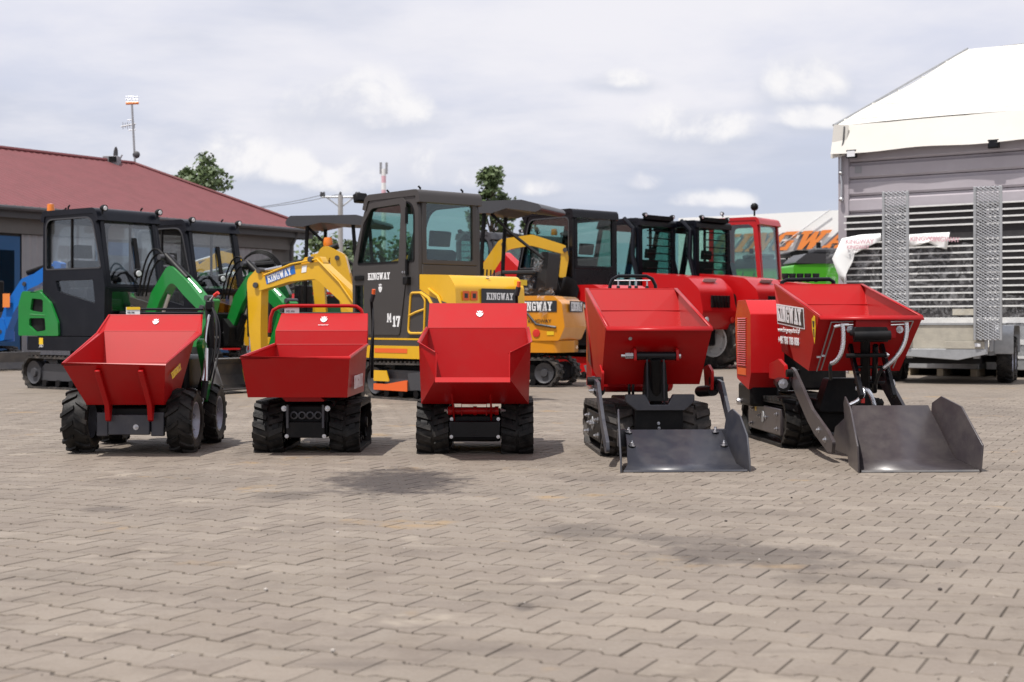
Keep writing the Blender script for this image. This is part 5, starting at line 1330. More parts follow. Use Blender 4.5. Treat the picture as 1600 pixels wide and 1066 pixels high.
MB().prism(rp([(.84,1.56),(1.20,1.55),(1.12,1.65),(.90,1.65)], .02), 'y', -.06, .06).xf(Bx).build('ram_mount', 'yellow', bm_, bevel=.005)
di = beam([(1.80,1.50),(1.89,1.38),(1.88,.75),(1.83,.16)], [.05,.115,.09,.055], .14, 'dipper', 'yellow', m17, Bx)
ram(m17, (1.02,1.62), (1.80,1.50), .04, Bx, .6); ram(m17, (.10,.62), (.54,1.06), .045, Bx, .6)
ram(m17, (2.02,1.25), (2.0,.42), .036, Bx, .68)
pins(bm_, ((.18,.80),(1.02,1.62),(1.85,1.32)), .18, Bx); pins(di, ((1.80,1.50),(1.84,.22),(2.0,.40)), .18, Bx)
MB().tube([(.3,.09,.98),(.6,.09,1.34),(.92,.09,1.62),(1.3,.09,1.57),(1.72,.09,1.44)], .012, 6).xf(Bx).build('hydraulic_pipe', 'yellow', bm_)
MB().tube([(.30,.11,.85),(.34,.13,1.3),(.30,.12,1.75),(.22,.10,2.0)], .014, 6).xf(Bx).build('hydraulic_hose', 'black', m17)
MB().prism(rp([(1.76,.10),(2.02,.12),(2.06,.30),(1.92,.34),(1.74,.26)], .03), 'y', -.09, .09).xf(Bx).build('quick_hitch', 'yellow', m17, bevel=.008)
bucket(m17, 1.98, .42, .95, Bx, 'blade', .72, .22, math.radians(-8))

# ---------- black and green excavators at the side of the red roofed building
def green_digger(label):
    r = thing('mini_excavator', label, 'excavator', group='black and green mini excavators')
    fwd_track(r, 1.70, .52, .25, .42, 'rubber_dusty', 'mid_grey', 46, .018)
    MB().box(-.45, .55, -.28, .28, .16, .40).build('car_body', 'black', r, bevel=.03)
    MB().lathe([(0, .40), (.32, .40), (.32, .52), (0, .52)], 'z', (0,0,0), 24).build('slew_ring', 'black', r)
    base = rp([(-.90,-.42),(-.72,-.53),(.72,-.53),(.86,-.40),(.86,.40),(.72,.53),(-.72,.53),(-.90,.42)], .10, 4)
    sk_ = MB().prism(base, 'z', .50, .68).build('deck_skirt', 'navy_black', r, bevel=.04)
    for s_ in (-1, 1):
        decal(sk_, (-.42, s_*.532, .62), (-s_,0,0), (0,0,1), .085, .085, 'sticker_yellow')
        words('skirt_text', '.A61', .04, (-.47 if s_ < 0 else -.37, s_*.533, .54), (-s_,0,0), (0,0,1), 'sticker_white', sk_)
    cab(r, -.44, .86, -.50, .46, .69, 2.29, 1.54, 'navy_black', 'glass_clear', zk=1.30, front_lean=.20, rad=.20, frame=.075, lower_win=[(-.16,1.40),(.62,1.40),(.66,1.10),(-.10,1.26)], divider=.16, trim='mid_grey')
    # rounded green rear quarter with two openings
    for s_ in (-1, 1):
        h1 = rp([(-.66,1.02),(-.38,.99),(-.38,1.16),(-.62,1.18)], .03); h2 = rp([(-.68,.92),(-.34,.92),(-.32,.76),(-.54,.74),(-.68,.82)], .03)
        q = MB().prism(rp([(-.92,.69),(-.05,.69),(-.06,.86),(-.22,1.12),(-.44,1.26),(-.84,1.28),(-.92,1.10)], [.03,.02,.08,.12,.10,.08,.05], 5), 'y', s_*.50-.005, s_*.535, [h1, h2]).build('rear_panel', 'green', r, bevel=.015)
        MB().box(-.7, -.3, min(s_*.46, s_*.50), max(s_*.46, s_*.50), .72, 1.2).build('grille', 'black', q)
        MB().tube([(-.66, s_*.52, .97), (-.34, s_*.52, .955)], .02, 6).build('grille_bar', 'green', q)
    MB().prism(rp([(-.46,.70),(-.90,.70),(-.94,.95),(-.90,1.24),(-.46,1.30)], .05), 'y', -.47, .47).build('counterweight', 'green', r, bevel=.05)
    for (x, y) in ((.70,-.44),(.70,.42)): worklight(r, (x+.06, y, 2.30), (1,0,-.1))
    MB().lathe([(0,.0),(.05,.0),(.045,.09),(0,.10)], 'z', (-.40,-.40,2.32), 12).build('beacon', 'amber', r)
    for (x, y) in ((.0,-.42),(-.38,-.2),(.4,.42)): MB().tube([(x,y,2.31),(x,y,2.35),(x+.03,y,2.37)], .012, 6).build('lifting_eye', 'black', r)
    MB().tube([(.80,.0,1.36),(.72,.02,1.9)], .010, 6).build('wiper', 'black', r)
    MB().obox((.76,.06,1.75), (.02,.06,.4), (0,-.2,0)).build('wiper_motor', 'black', r)
    # boom folded in front
    Bg = Matrix.Translation((0, .05, 0)); 
    MB().prism(rp([(.86,.52),(1.14,.54),(1.18,.80),(1.05,.92),(.86,.90)], .03), 'y', -.12, .17).build('swing_bracket', 'black', r, bevel=.01)
    bo = beam([(1.04,.78),(1.24,1.18),(1.52,1.50),(1.82,1.28),(2.16,1.02)], [.075,.10,.105,.09,.07], .15, 'boom', 'green', r, Bg)
    ram(r, (1.36,1.70), (2.02,1.22), .05, Bg, .62); ram(r, (1.12,.62), (1.42,1.22), .05, Bg, .6)
    di_ = beam([(2.24,1.16),(2.12,.94),(1.86,.42)], [.06,.10,.06], .14, 'dipper', 'green', r, Bg)
    bucket(r, 1.84, .50, .45, Bg, 'black', .75, 0, math.radians(30))
    pins(bo, ((1.04,.80),(1.36,1.68),(2.14,1.04)), .19, Bg); pins(di_, ((2.22,1.16),(1.88,.46)), .17, Bg)
    for k in range(3): MB().bez((.88,.0+.06*k,1.2), (1.0,.02+.05*k,1.9-.1*k), (1.2,.05+.03*k,1.9-.08*k), (1.42,.03+.05*k,1.60), .013, 6).build('hydraulic_hose', 'black', r)
    worklight(r, (1.02,-.12,1.48), (1,-.2,0), r=.055)
    dozer_blade(r, 1.45, .52, .34, 'blade')
    MB().box(.86, 1.02, -.30, .30, .54, 1.0).build('front_valve_box', 'black', r, bevel=.02)
    for k in range(4): MB().obox((1.03, -.22+.14*k, .66+.06*(k % 2)), (.05,.08,.03)).build('fitting', 'zinc', r)
    return r
g1 = green_digger('black cabbed mini excavator with bright green rear quarter and amber beacon'); place(g1, -5.47, 18.49, .8, -.6)
g2 = copy_tree(g1); g2['label'] = 'black and green mini excavator half hidden behind the first one'; place(g2, -4.82, 20.5, .8, -.6)

# ---------- canopy diggers (green, yellow, orange)
def canopy_digger(label, m, roof_m, body_z=1.15, group='canopy mini excavators', boom=None, dip=None, swing=0., seat=True, posts=((-.55,.42),(-.55,-.42),(.30,.42),(.30,-.42)), roof=(-.85,.55,-.52,.52,2.42), blade=True):
    r = thing('mini_excavator', label, 'excavator', group=group)
    fwd_track(r, 1.45, .48, .22, .38, 'rubber_dusty', 'black', 40, .018)
    MB().box(-.4, .45, -.26, .26, .14, .36).build('car_body', 'black', r, bevel=.03)
    MB().lathe([(0, .36), (.28, .36), (.28, .46), (0, .46)], 'z', (0,0,0), 24).build('slew_ring', 'black', r)
    MB().prism(rp([(-.72,-.44),(.55,-.48),(.75,-.30),(.75,.30),(.55,.48),(-.72,.44),(-.80,0)], .10), 'z', .46, .62).build('deck_skirt', m, r, bevel=.03)
    hd = MB().prism(rp([(.02,.62),(-.74,.62),(-.82,.80),(-.78,body_z-.10),(-.66,body_z),(.02,body_z)], .06), 'y', -.46, .46).build('engine_hood', m, r, bevel=.07, bseg=3)
    if seat:
        s_ = MB().prism(rp([(-.40,body_z),(.08,body_z),(.10,body_z+.12),(-.38,body_z+.10)], .03), 'y', -.24, .24).build('seat', 'seat', r, bevel=.03)
        MB().prism(rp([(-.46,body_z+.08),(-.33,body_z+.08),(-.40,body_z+.60),(-.52,body_z+.60)], .04), 'y', -.24, .24).build('seat_back', 'seat', s_, bevel=.04)
        for y in (-.32, .32): MB().box(-.35, .12, y-.035, y+.035, body_z+.30, body_z+.35).build('armrest', 'seat', s_, bevel=.012)
    MB().box(.42, .52, -.30, .30, .62, 1.45).build('control_console', 'black', r, bevel=.02)
    for y in (-.2, -.07, .07, .2): MB().tube([(.46,y,1.45),(.45,y,1.6)], .012, 6).build('lever', 'plastic', r)
    if roof:
        x0, x1, ya, yb, z = roof
        for (px_, py_) in posts: MB().tube([(px_, py_, body_z-.2 if px_ < 0 else .6), (px_*.95, py_, 1.7), (px_*.85, py_, z-.05)], .03, 8).build('canopy_post', 'black', r)
        MB().tube([(-.5,posts[0][1],1.72),(.0,posts[0][1],2.1),(.25,posts[0][1],z-.1)], .022, 6).build('canopy_brace', 'black', r)
        MB().prism(rp([(x0,z-.06),(x0+.10,z-.10),(0,z-.04),(x1-.25,z-.10),(x1,z-.09),(x1+.03,z-.02),(x1-.05,z+.07),(x0+.3,z+.07),(x0+.05,z)], .05), 'y', ya, yb).build('canopy_roof', roof_m, r, bevel=.03)
    Bc = Matrix.Translation((.70,0,0)) @ Matrix.Rotation(swing, 4, 'Z')
    if boom:
        MB().prism(rp([(0,.46),(.2,.48),(.24,.66),(.18,.84),(0,.84)], .03), 'y', -.09, .09).xf(Bc).build('swing_bracket', m, r, bevel=.01)
        b = beam(boom[0], boom[1], .14, 'boom', m, r, Bc); d = beam(dip[0], dip[1], .12, 'dipper', m, r, Bc)
        bt_ = boom[0]; k = bt_[len(bt_)//2]
        ram(r, (k[0], k[1]+.18), (dip[0][0][0], dip[0][0][1]), .045, Bc, .6); ram(r, (.14,.56), (bt_[1][0], bt_[1][1]-.1), .045, Bc, .6)
        pins(b, (bt_[0], k, bt_[-1]), .16, Bc); e_ = dip[0][-1]
        bucket(r, e_[0], e_[1], .42, Bc, 'black', .7)
        r['_b'] = 0; del r['_b']
    if blade: dozer_blade(r, -1.12 if blade == 'rear' else 1.1, .48, .30, 'blade')
    return r
e4 = canopy_digger('dark green mini excavator with a charcoal canopy roof and raised lettered boom', 'dark_green', 'mid_grey',
    boom=([(.15,.72),(.12,1.30),(.30,1.66),(.75,1.58),(1.35,1.44)], [.10,.14,.15,.12,.09]), dip=([(1.42,1.66),(1.45,1.40),(1.40,.55)], [.06,.10,.07]))
place(e4, -2.78, 21.8, -.98, .2)
MB().cyl((.9,.10,1.78),(1.5,.10,1.74),.055,10).build('boom_ram', 'black', e4)
t_, w_ = slab('KINGWAY', .11, (1.92, .085, 1.49), (-.975,0,.2), (.2,0,.975), .003, .9); t_.build('lettering', 'sticker_white', e4)
bc = MB().lathe([(0,0),(.07,0),(.075,.05),(.06,.13),(0,.14)], 'z', (-.10,.50,2.02), 12).build('beacon', 'amber', e4)
MB().obox((-.10,.50,1.99), (.16,.16,.05)).build('beacon_base', 'black', bc)
for k in range(3): MB().bez((.72,.12,1.55+.03*k),(.9,.12,2.0+.05*k),(1.3,.12,2.1),(1.5,.12,1.72),.014,6).build('hydraulic_hose', 'black', e4)
y2 = canopy_digger('yellow mini excavator hidden behind the grey cab, its curved boom reaching out beside it', 'yellow', 'mid_grey', roof=None,
    boom=([(.15,.72),(.35,1.5),(.72,2.06),(1.15,2.13),(1.66,1.98)], [.10,.11,.10,.085,.07]), dip=([(1.64,2.0),(1.66,1.85),(1.62,1.55)], [.05,.06,.05]), blade=False)
place(y2, -1.55, 21.5, 1, .05)
y3 = canopy_digger('yellow mini excavator behind the boom of the grey and yellow one', 'yellow', 'yellow', roof=None,
    boom=([(.1,.72),(.15,1.2),(.30,1.80),(.46,1.92),(.60,1.62)], [.10,.12,.12,.11,.10]), dip=([(.64,1.86),(.60,1.62),(.52,.7)], [.06,.09,.07]), blade=False)
place(y3, -1.52, 20.3, -1, .1)
y4 = canopy_digger('yellow mini excavator far behind, seen through the black cab windscreen', 'yellow', 'mid_grey', roof=None,
    boom=([(.1,.72),(.15,1.3),(.35,1.95),(.6,2.0),(1.0,1.7)], [.10,.12,.12,.11,.10]), dip=([(1.05,1.9),(1.0,1.7),(.95,.7)], [.06,.09,.07]), blade=False)
place(y4, -3.75, 24.5, -.9, -.3)
o1 = canopy_digger('orange mini excavator with open seat in plastic wrap under a charcoal canopy', 'orange', 'mid_grey', body_z=1.22,
    boom=([(.15,.72),(.3,1.3),(.8,1.75),(1.3,1.6),(1.7,1.3)], [.10,.13,.14,.11,.09]), dip=([(1.75,1.45),(1.72,1.2),(1.6,.5)], [.06,.09,.07]), posts=((.42,.40),(.42,-.40)), roof=(-.52,.46,-.50,.50,2.44), blade='rear')
place(o1, .10, 19.4, -.93, .36)
hd = [c for c in o1.children if c.name.startswith('engine_hood')][0]
t_, w_ = slab('KINGWAY', .12, (-.18, .464, 1.02), (-1,0,0), (0,0,1), .003, .62); t_.build('lettering', 'sticker_white', hd)
t_, w_ = slab('KINGWAY', .12, (-.815, .18, 1.02), (0,-1,0), (0,0,1), .003, .62); t_.build('lettering', 'sticker_white', hd)
for s_ in (1,): decal(hd, (-.4, s_*.463, 1.08), (-1,0,0), (0,0,1), .62, .15, 'sticker_dark', 'lettering_panel')
decal(hd, (-.811, -.05, 1.08), (0,-1,0), (0,0,1), .56, .15, 'sticker_dark', 'lettering_panel')
MB().tube([(-.02,.468,.98),(-.3,.468,.98),(-.42,.468,.84),(-.70,.468,.80)], .016, 6).build('swoosh', 'sticker_dark', hd)
MB().lathe([(0,.01),(.05,.008),(.055,0)], 'y', (-.42,.462,.72), 14).build('red_cap', 'sticker_red', hd)
decal(hd, (-.62,.463,.72), (-1,0,0), (0,0,1), .10, .05, 'sticker_yellow')
words('hood_text', 'KINGWAY', .05, (-.30,.464,.86), (-1,0,0), (0,0,1), 'sticker_dark', hd)
words('hood_text', 'EXCAVATOR', .045, (-.812,.25,.80), (0,-1,0), (0,0,1), 'sticker_white', hd)
fm = MB(); rr = random.Random(5)
def crumple(c, s_, n=7):
    c = Vector(c); vs = []
    for i in range(n+1):
        for j in range(n+1): vs.append(c+Vector(((i/n-.5)*s_[0]+rr.uniform(-.02,.02), rr.uniform(-.05,.05)+s_[1]*math.sin(3*i/n)*.5, (j/n-.5)*s_[2]+rr.uniform(-.02,.02))))
    fm.add(vs, [(i*(n+1)+j, (i+1)*(n+1)+j, (i+1)*(n+1)+j+1, i*(n+1)+j+1) for i in range(n) for j in range(n)])
crumple((-.36,.27,1.68),(.16,.06,.26)); crumple((-.16,.28,1.38),(.30,.08,.24)); crumple((-.50,.28,1.24),(.2,.06,.2)); crumple((-.52,.50,1.08),(.09,.03,.3))
pw_ = fm.build('plastic_wrap', 'film', None, smooth=0); pw_.parent = o1; tag(pw_, 'crumpled clear plastic film over the open seat of the orange excavator', 'plastic wrap')
pw_.parent = None; bpy.context.view_layer.update(); pw_.matrix_world = o1.matrix_world.copy()

# ---------- black and red excavator
e8 = thing('mini_excavator', 'black cabbed excavator with red lower body behind the tilted hopper', 'excavator'); place(e8, 1.18, 22.1, -.65, .76)
fwd_track(e8, 1.8, .55, .26, .44, 'rubber_dusty', 'red_body', 46, .018)
MB().box(-.5, .6, -.3, .3, .16, .42).build('car_body', 'black', e8, bevel=.03)
MB().lathe([(0,.42),(.34,.42),(.34,.52),(0,.52)], 'z', (0,0,0), 24).build('slew_ring', 'black', e8)
MB().prism(rp([(-.95,-.50),(.80,-.56),(1.0,-.30),(1.0,.40),(.80,.56),(-.95,.50)], .1), 'z', .52, .90).build('deck_skirt', 'black_gloss', e8, bevel=.04)
words('phone_number', '788 888', .10, (-.99, .32, .72), (0,-1,0), (0,0,1), 'sticker_white', e8, bold=.004); words('phone_number', '788 888', .10, (-.10, .562, .72), (-1,0,0), (0,0,1), 'sticker_white', e8, bold=.004)
hd = MB().prism(rp([(-.26,.90),(-.94,.90),(-.98,1.1),(-.90,1.36),(-.70,1.44),(-.26,1.44)], .08), 'y', -.50, .54).build('engine_hood', 'red_body', e8, bevel=.06, bseg=3)
decal(hd, (-.55,.546,1.12), (-1,0,-.2), (-.2,0,1), .36, .10, 'sticker_dark', 'name_plate'); words('lettering', 'KINGWAY', .05, (-.40,.549,1.12), (-1,0,-.2), (-.2,0,1), 'sticker_white', hd)
cab(e8, -.25, 1.08, -.42, .54, .91, 2.60, 1.72, 'black_gloss', 'glass', zk=1.6, front_lean=.26, rad=.16, frame=.085, trim='mid_grey')
MB().tube([(-.02,.548,1.28),(.36,.548,1.28),(.52,.548,1.56),(.10,.548,1.56)], .014, 6, closed=True).build('step_trim', 'mid_grey', e8)
MB().box(.0, .3, .541, .55, 1.34, 1.50).build('intake_grille', 'black', e8)
Be = Matrix.Translation((1.0,0,0))
beam([(.15,.8),(.4,1.5),(1.0,1.9),(1.7,1.7),(2.1,1.4)], [.11,.15,.16,.13,.1], .16, 'boom', 'red_body', e8, Be); beam([(2.15,1.55),(2.1,1.3),(1.9,.4)], [.06,.11,.07], .14, 'dipper', 'red_body', e8, Be); bucket(e8, 1.9, .5, .5, Be, 'black', .8)
worklight(e8, (.98,.44,2.55), (1,0,0))

# ---------- compact loaders
def loader(label, m, cabm, scale=1.0, group='compact wheel loaders', text=True):
    r = thing('wheel_loader', label, 'loader', group=group)
    for (x, s_) in ((-.95,1),(-.95,-1),(.95,1),(.95,-1)):
        w = tyre_wheel(r, (s_*.68, x, .52), .52, .34, s_, nl=11, lugh=.04, rub='rubber_dusty', rimm='white'); w.rotation_euler.z = R90
        for k in w.children: pass
        fp = MB().prism(rp([(x-.58,.62),(x-.52,1.02),(x-.30,1.16),(x+.30,1.16),(x+.52,1.02),(x+.58,.62),(x+.52,.62),(x+.45,.95),(x+.28,1.08),(x-.28,1.08),(x-.45,.95),(x-.52,.62)], .03), 'y', s_*.50, s_*.86) if False else None
    MB().box(-1.5, 1.3, -.30, .30, .42, .85).build('chassis', 'black', r, bevel=.04)
    hp_ = rp([(-.42,.72),(-1.72,.72),(-1.80,1.05),(-1.72,1.45),(-1.45,1.68),(-.42,1.78)], [.01,.06,.12,.25,.25,.01], 6)
    ho = rp([(-.80,1.08),(-1.28,1.08),(-1.26,1.36),(-1.05,1.48),(-.80,1.48)], .10)
    hd = MB().prism(hp_, 'y', -.52, .52).build('engine_hood', m, r, bevel=.10, bseg=3)
    for s_ in (-1, 1): MB().prism(ho, 'y', s_*.521-.004, s_*.521+.004).build('side_vent', 'black', hd)
    MB().tube([(-.42,.524,1.0),(-1.75,.524,1.0)], .008, 6).build('panel_gap', 'black', hd)
    for k in range(6): MB().box(-1.815, -1.78, -.30+.10*k, -.24+.10*k, 1.12, 1.34).build('grille_slot', 'black', hd, bevel=.004)
    MB().lathe([(0,-.02),(.05,-.015),(.055,0)], 'x', (-1.79,.40,.90), 12).build('tail_lamp', 'lamp_white', hd)
    MB().lathe([(0,-.02),(.05,-.015),(.055,0)], 'x', (-1.79,-.40,.90), 12).build('tail_lamp', 'sticker_red', hd)
    if text:
        decal(hd, (-1.56,.0,1.615), (0,-1,0), (-.6,0,.8), .40, .10, 'sticker_white', 'name_plate')
    MB().prism(rp([(-.40,.62),(.85,.62),(.95,.95),(.80,1.05),(-.40,1.05)], .05), 'y', -.60, .60).build('cab_base', m, r, bevel=.04)
    cab(r, -.38, .88, -.56, .56, 1.05, 2.78, 1.30, cabm, 'glass', zk=1.45, front_lean=.30, rad=.20, frame=.085)
    for s_ in (-1, 1):     # swept side pillar
        MB().tube([(-.34, s_*.60, 1.15), (-.40, s_*.61, 1.6), (-.26, s_*.61, 2.1), (-.28, s_*.61, 2.6), (-.05, s_*.60, 2.80)], .045, 8).build('side_pillar', cabm, r)
        MB().tube([(.25, s_*.57, 1.1), (.25, s_*.57, 2.72)], .03, 8).build('door_pillar', cabm, r)
        worklight(r, (-.40, s_*.42, 2.86), (-1,0,-.2)); worklight(r, (.62, s_*.42, 2.86), (1,0,-.2))
        decal(r, (.05, s_*.572, 1.40), (-s_,0,0), (0,0,1), .12, .10, 'sticker_white')
    MB().box(-.44, -.36, -.40, .40, 2.78, 2.86).build('light_bar', 'black', r)
    for k in range(9): MB().tube([(-.44,-.40,1.45+k*.14),(-.44,.40,1.45+k*.14)], .012, 5).build('window_guard', 'black', r)
    for s_ in (-1, 1): beam([(.55,1.25),(1.3,1.15),(1.95,.45)], [.09,.10,.08], .10, 'lift_arm', m, r, Matrix.Translation((0, s_*.36, 0)))
    MB().prism(rp([(1.9,.62),(2.0,.12),(2.55,.08),(2.1,.16)], .02), 'y', -.75, .75).build('shovel', 'black', r)
    r.scale = (scale,)*3
    return r
l1 = loader('red compact loader with charcoal cab standing behind the tilted hopper', 'red_body', 'navy_black', 1.03); place(l1, 2.55, 27.6, -.72, .69)
l2 = copy_tree(l1); l2['label'] = 'red compact loader with charcoal cab behind the louvred engine cover'; place(l2, 3.72, 28.2, -.72, .69)
l3 = loader('mid grey compact loader behind the yellow engine hood', 'mid_grey', 'mid_grey', 1.0, text=False); place(l3, -.55, 30.5, .75, -.66)
l4 = copy_tree(l3); l4['label'] = 'mid grey compact loader beside the black and red excavator'; place(l4, .38, 31.5, .75, -.66)
MB().lathe([(0,0),(.07,0),(.075,.05),(.06,.14),(0,.15)], 'z', (.4,.4,2.84), 12).build('beacon', 'amber', l4)
t_, w_ = slab('KINGWAY', .20, (.90,-.40,1.18), (0,1,0), (0,0,1), .004, .72); t_.build('lettering', 'sticker_white', l3)
# telehandler: red cab and long red bonnet
te = thing('telehandler', 'red framed telescopic handler cab with long red bonnet', 'telehandler'); place(te, 5.15, 31.6, .82, -.57)
cab(te, -.55, .75, -.55, .55, 1.25, 3.18, 1.75, 'red_body', 'glass', zk=1.7, front_lean=.12, rad=.16, frame=.12)
MB().prism(rp([(.76,.90),(2.6,.90),(2.65,1.35),(2.3,1.62),(.76,1.85)], .12), 'y', -.55, .55).build('bonnet', 'red_body', te, bevel=.08, bseg=3)
MB().prism(rp([(-1.2,.85),(.75,.85),(.75,1.24),(-1.2,1.24)], .05), 'y', -.62, .62).build('chassis', 'red_body', te, bevel=.04)
for (x, s_) in ((-.75,1),(-.75,-1),(1.7,1),(1.7,-1)):
    w = tyre_wheel(te, (s_*.80, x, .58), .58, .36, s_, nl=11, lugh=.04, rub='rubber_dusty', rimm='white'); w.rotation_euler.z = R90
MB().cyl((.55,-.50,3.22),(.55,-.50,3.36),.02,6).build('beacon_stalk', 'black', te); MB().ball((.55,-.50,3.42), .09, 10).build('mirror_lamp', 'black', te)
worklight(te, (-.2,-.56,3.30), (0,-1,0))
# ---------- blue mini excavator at the edge
bx = canopy_digger('small blue mini excavator with folded arm by the blue door', 'blue', 'mid_grey', group='canopy mini excavators', roof=None,
    boom=([(.12,.62),(.30,1.0),(.62,1.38),(.85,1.45),(1.18,1.62)], [.09,.11,.11,.10,.10]), dip=([(1.28,1.72),(1.22,1.5),(1.10,.9)], [.08,.10,.08]))
place(bx, -10.15, 26.2, .9, -.42); bx.scale = (1.14,)*3 
MB().prism(rp([(-.2,.7),(.55,.7),(.5,1.1),(.1,1.72),(-.35,1.80),(-.55,1.3)], .08), 'y', -.36, .36).build('cab_shroud', 'mid_grey', bx, bevel=.03)
decal(bx, (.98,-.12,1.12), (1,0,0), (0,0,1), .15, .22, 'print_orange', 'sign_plate')
# ------------------------------------------------------------------ plant trailer with standing ramps
TX, TD = (1472-CX)/F*19.75, 19.75; TY = math.radians(-23)
tr_ = thing('plant_trailer', 'galvanised plant trailer with plywood tailboard parked by the grey hall', 'trailer', (TX, TD, 0), TY)
RT = Matrix.Rotation(-TY, 3, 'Z')
def LT(px, py):   # point of the tailboard plane seen at that photo point
    c0 = RT @ (Vector((0, 0, H))-Vector((TX, TD, 0))); d_ = RT @ (P(px, py, 20)-Vector((0, 0, H))); return c0+d_*((-.08-c0.y)/d_.y)
hwid = .62; zd0, zd1 = .36, .83
MB().box(-hwid, hwid, .06, 3.2, .46, .52).build('bed_floor', 'plywood', tr_)
tb = MB().box(-hwid, hwid-.02, .0, .045, .50, zd1).build('tailboard', 'plywood', tr_, bevel=.006)
MB().box(-hwid, hwid-.02, -.015, .06, zd1+.002, zd1+.03).build('tailboard_cap', 'galv', tb)
for x in (-hwid+.02, hwid-.06): MB().box(x, x+.05, -.03, .06, .42, zd1+.04).build('corner_post', 'galv', tr_, bevel=.005)
MB().prism([(-hwid,.40),(hwid*.35,.34),(hwid-.03,.42),(hwid-.03,.497),(-hwid,.497)], 'y', -.04, .06).build('rear_beam', 'galv', tr_, bevel=.006)
MB().box(.05, hwid-.05, -.045, -.0405, .50, .60).build('lamp_board', 'plywood', tr_, bevel=.004)
lp = MB().box(hwid-.18, hwid-.10, -.065, -.046, .525, .575).build('marker_lamp', 'lamp_white', tr_, bevel=.006)
for s_ in (-1, 1):
    MB().box(min(s_*hwid, s_*(hwid+.04)), max(s_*hwid, s_*(hwid+.04)), .07, 3.2, .46, .86).build('side_board', 'galv', tr_, bevel=.006)
    MB().box(s_*.45-.04, s_*.45+.04, .07, 4.2, .36, .455).build('chassis_rail', 'galv', tr_)
    for k, y in enumerate((.85, 1.55)):
        w = tyre_wheel(tr_, (s_*.79, y, .335), .335, .21, s_, nl=20, lugh=.002, rub='rubber', rimm='rim_grey')
    fp = rp([(.44,.42),(.44,.72),(.58,.83),(1.86,.83),(2.0,.72),(2.0,.42)], [.01,.10,.10,.10,.10,.01], 4)
    fi = [(a, b-.02) if b > .6 else (a, b) for a, b in fp]
    fn = MB().sheet([(a, b) for a, b in fp], 0, 1, .012)
    x0, x1 = (s_*.665, s_*.92); fn.v = [Vector((min(x0,x1)+abs(x1-x0)*v.y, v.x, v.z)) for v in fn.v]
    fn.build('mudguard', 'galv', tr_, bevel=.003)
    MB().prism(rp([(.44,.50),(.44,.70),(.58,.815),(1.86,.815),(2.0,.70),(2.0,.50),(1.86,.68),(.58,.68)], .03), 'x', min(s_*.664, s_*.670), max(s_*.664, s_*.670)).build('mudguard_side', 'galv', tr_)
MB().tube([(-.7,.85,.335),(.7,.85,.335)], .04, 8).build('axle', 'black', tr_); MB().tube([(-.7,1.55,.335),(.7,1.55,.335)], .04, 8).build('axle', 'black', tr_)
MB().tube([(-.45,3.2,.42),(0,4.6,.45),(.45,3.2,.42)], .05, 8).build('drawbar', 'galv', tr_)
MB().box(-.55, .5, .3, .9, .28, .40).build('dark_gap_box', 'black', tr_)  # black box put in as the dark gap under the bed
for (px0, px1, py) in ((1378.5, 1420, 300), (1521, 1566, 292)):
    a = LT(px0, py); b = LT(px1, 510); x0, x1, zt_, zb_ = a.x, b.x, a.z, .62
    r = thing('loading_ramp', 'upright galvanised mesh ramp, the one nearer the dumper hopper' if px0 < 1400 else 'upright galvanised mesh ramp beside the trailer mudguard', 'ramp', (TX, TD, 0), TY, 'upright trailer ramps')
    for x in (x0, x1-.035): MB().prism([(-.10,zb_),(-.06,zb_),(-.04,zt_),(-.10,zt_)], 'x', x, x+.035).build('side_channel', 'galv', r, bevel=.004)
    n = 9
    for k in range(n): z = zb_+(zt_-zb_)*(k+.02)/n; MB().box(x0+.036, x1-.036, -.075, -.045, z, z+.03).build('rung', 'galv', r)
    g = MB(); w = x1-x0-.07; hh = zt_-zb_; pitch = .040
    for sg in (-1, 1):
        t = -w
        while t < hh:
            z0, z1 = t, t+w*.62; xa, xb = 0, w
            if z0 < 0: xa = -z0/.62; z0 = 0
            if z1 > hh: xb = w-(z1-hh)/.62; z1 = hh
            if xb-xa > .01:
                p0 = Vector((x0+.035+(xa if sg > 0 else w-xa), -.082+.003*sg, zb_+z0)); p1 = Vector((x0+.035+(xb if sg > 0 else w-xb), -.082+.003*sg, zb_+z1))
                g.tube([p0, p1], .0072, 4)
            t += pitch
    g.build('mesh_grating', 'zinc', r)
# ------------------------------------------------------------------ stacks of slatted panels along the hall wall
def stack(a0, a1, label, z_list, n0=-.62, n1=-.14, wood=True, cats='panel stack'):
    t = thing('panel_stack', label, cats, (HC.x, HC.y, 0), 0, 'stacks of pale edged panels by the hall')
    hbox(a0+.03, a1-.03, n0+.04, n1, .95, max(z_list)+.02).build('gap_shade_core', 'dark_void', t)  # near-black box, paints in the shade of the gaps between the slats
    for i, z in enumerate(z_list):
        j = .012*math.sin(i*2.3+a0*5)
        hbox(a0+j, a1+j, n0+.015*math.sin(i*1.7), n1-.01, z, z+.026).build('slat', 'slat', t)
    hbox(a0-.02, a1+.02, n0-.02, n1, .86, .95).build('bearer', 'slat', t, bevel=.004)
    cr = hbox(a0, a1, n0, n1, .12, .858).build('wrapped_crate', 'galv', t, bevel=.01)
    hbox(a0+.0, a1-.0, n0-.012, n0-.004, .52, .60).build('crate_strap', 'slat', cr); hbox(a0, a1, n0-.012, n0-.004, .30, .34).build('crate_strap', 'slat', cr)
    for k in range(3):
        a = a0+(a1-a0)*(.1+.4*k); hbox(a, a+.1, n0+.02, n1-.02, .0, .118).build('pallet_block', 'wood', t)
    if wood: hbox(a1-.42, a1-.08, n0-.005, n0+.2, .99, 1.09).build('packing_board', 'plywood', t)
    return t
sp = .1085; lower = [1.12+sp*k for k in range(11)]; upper = [2.44+sp*k for k in range(4)]
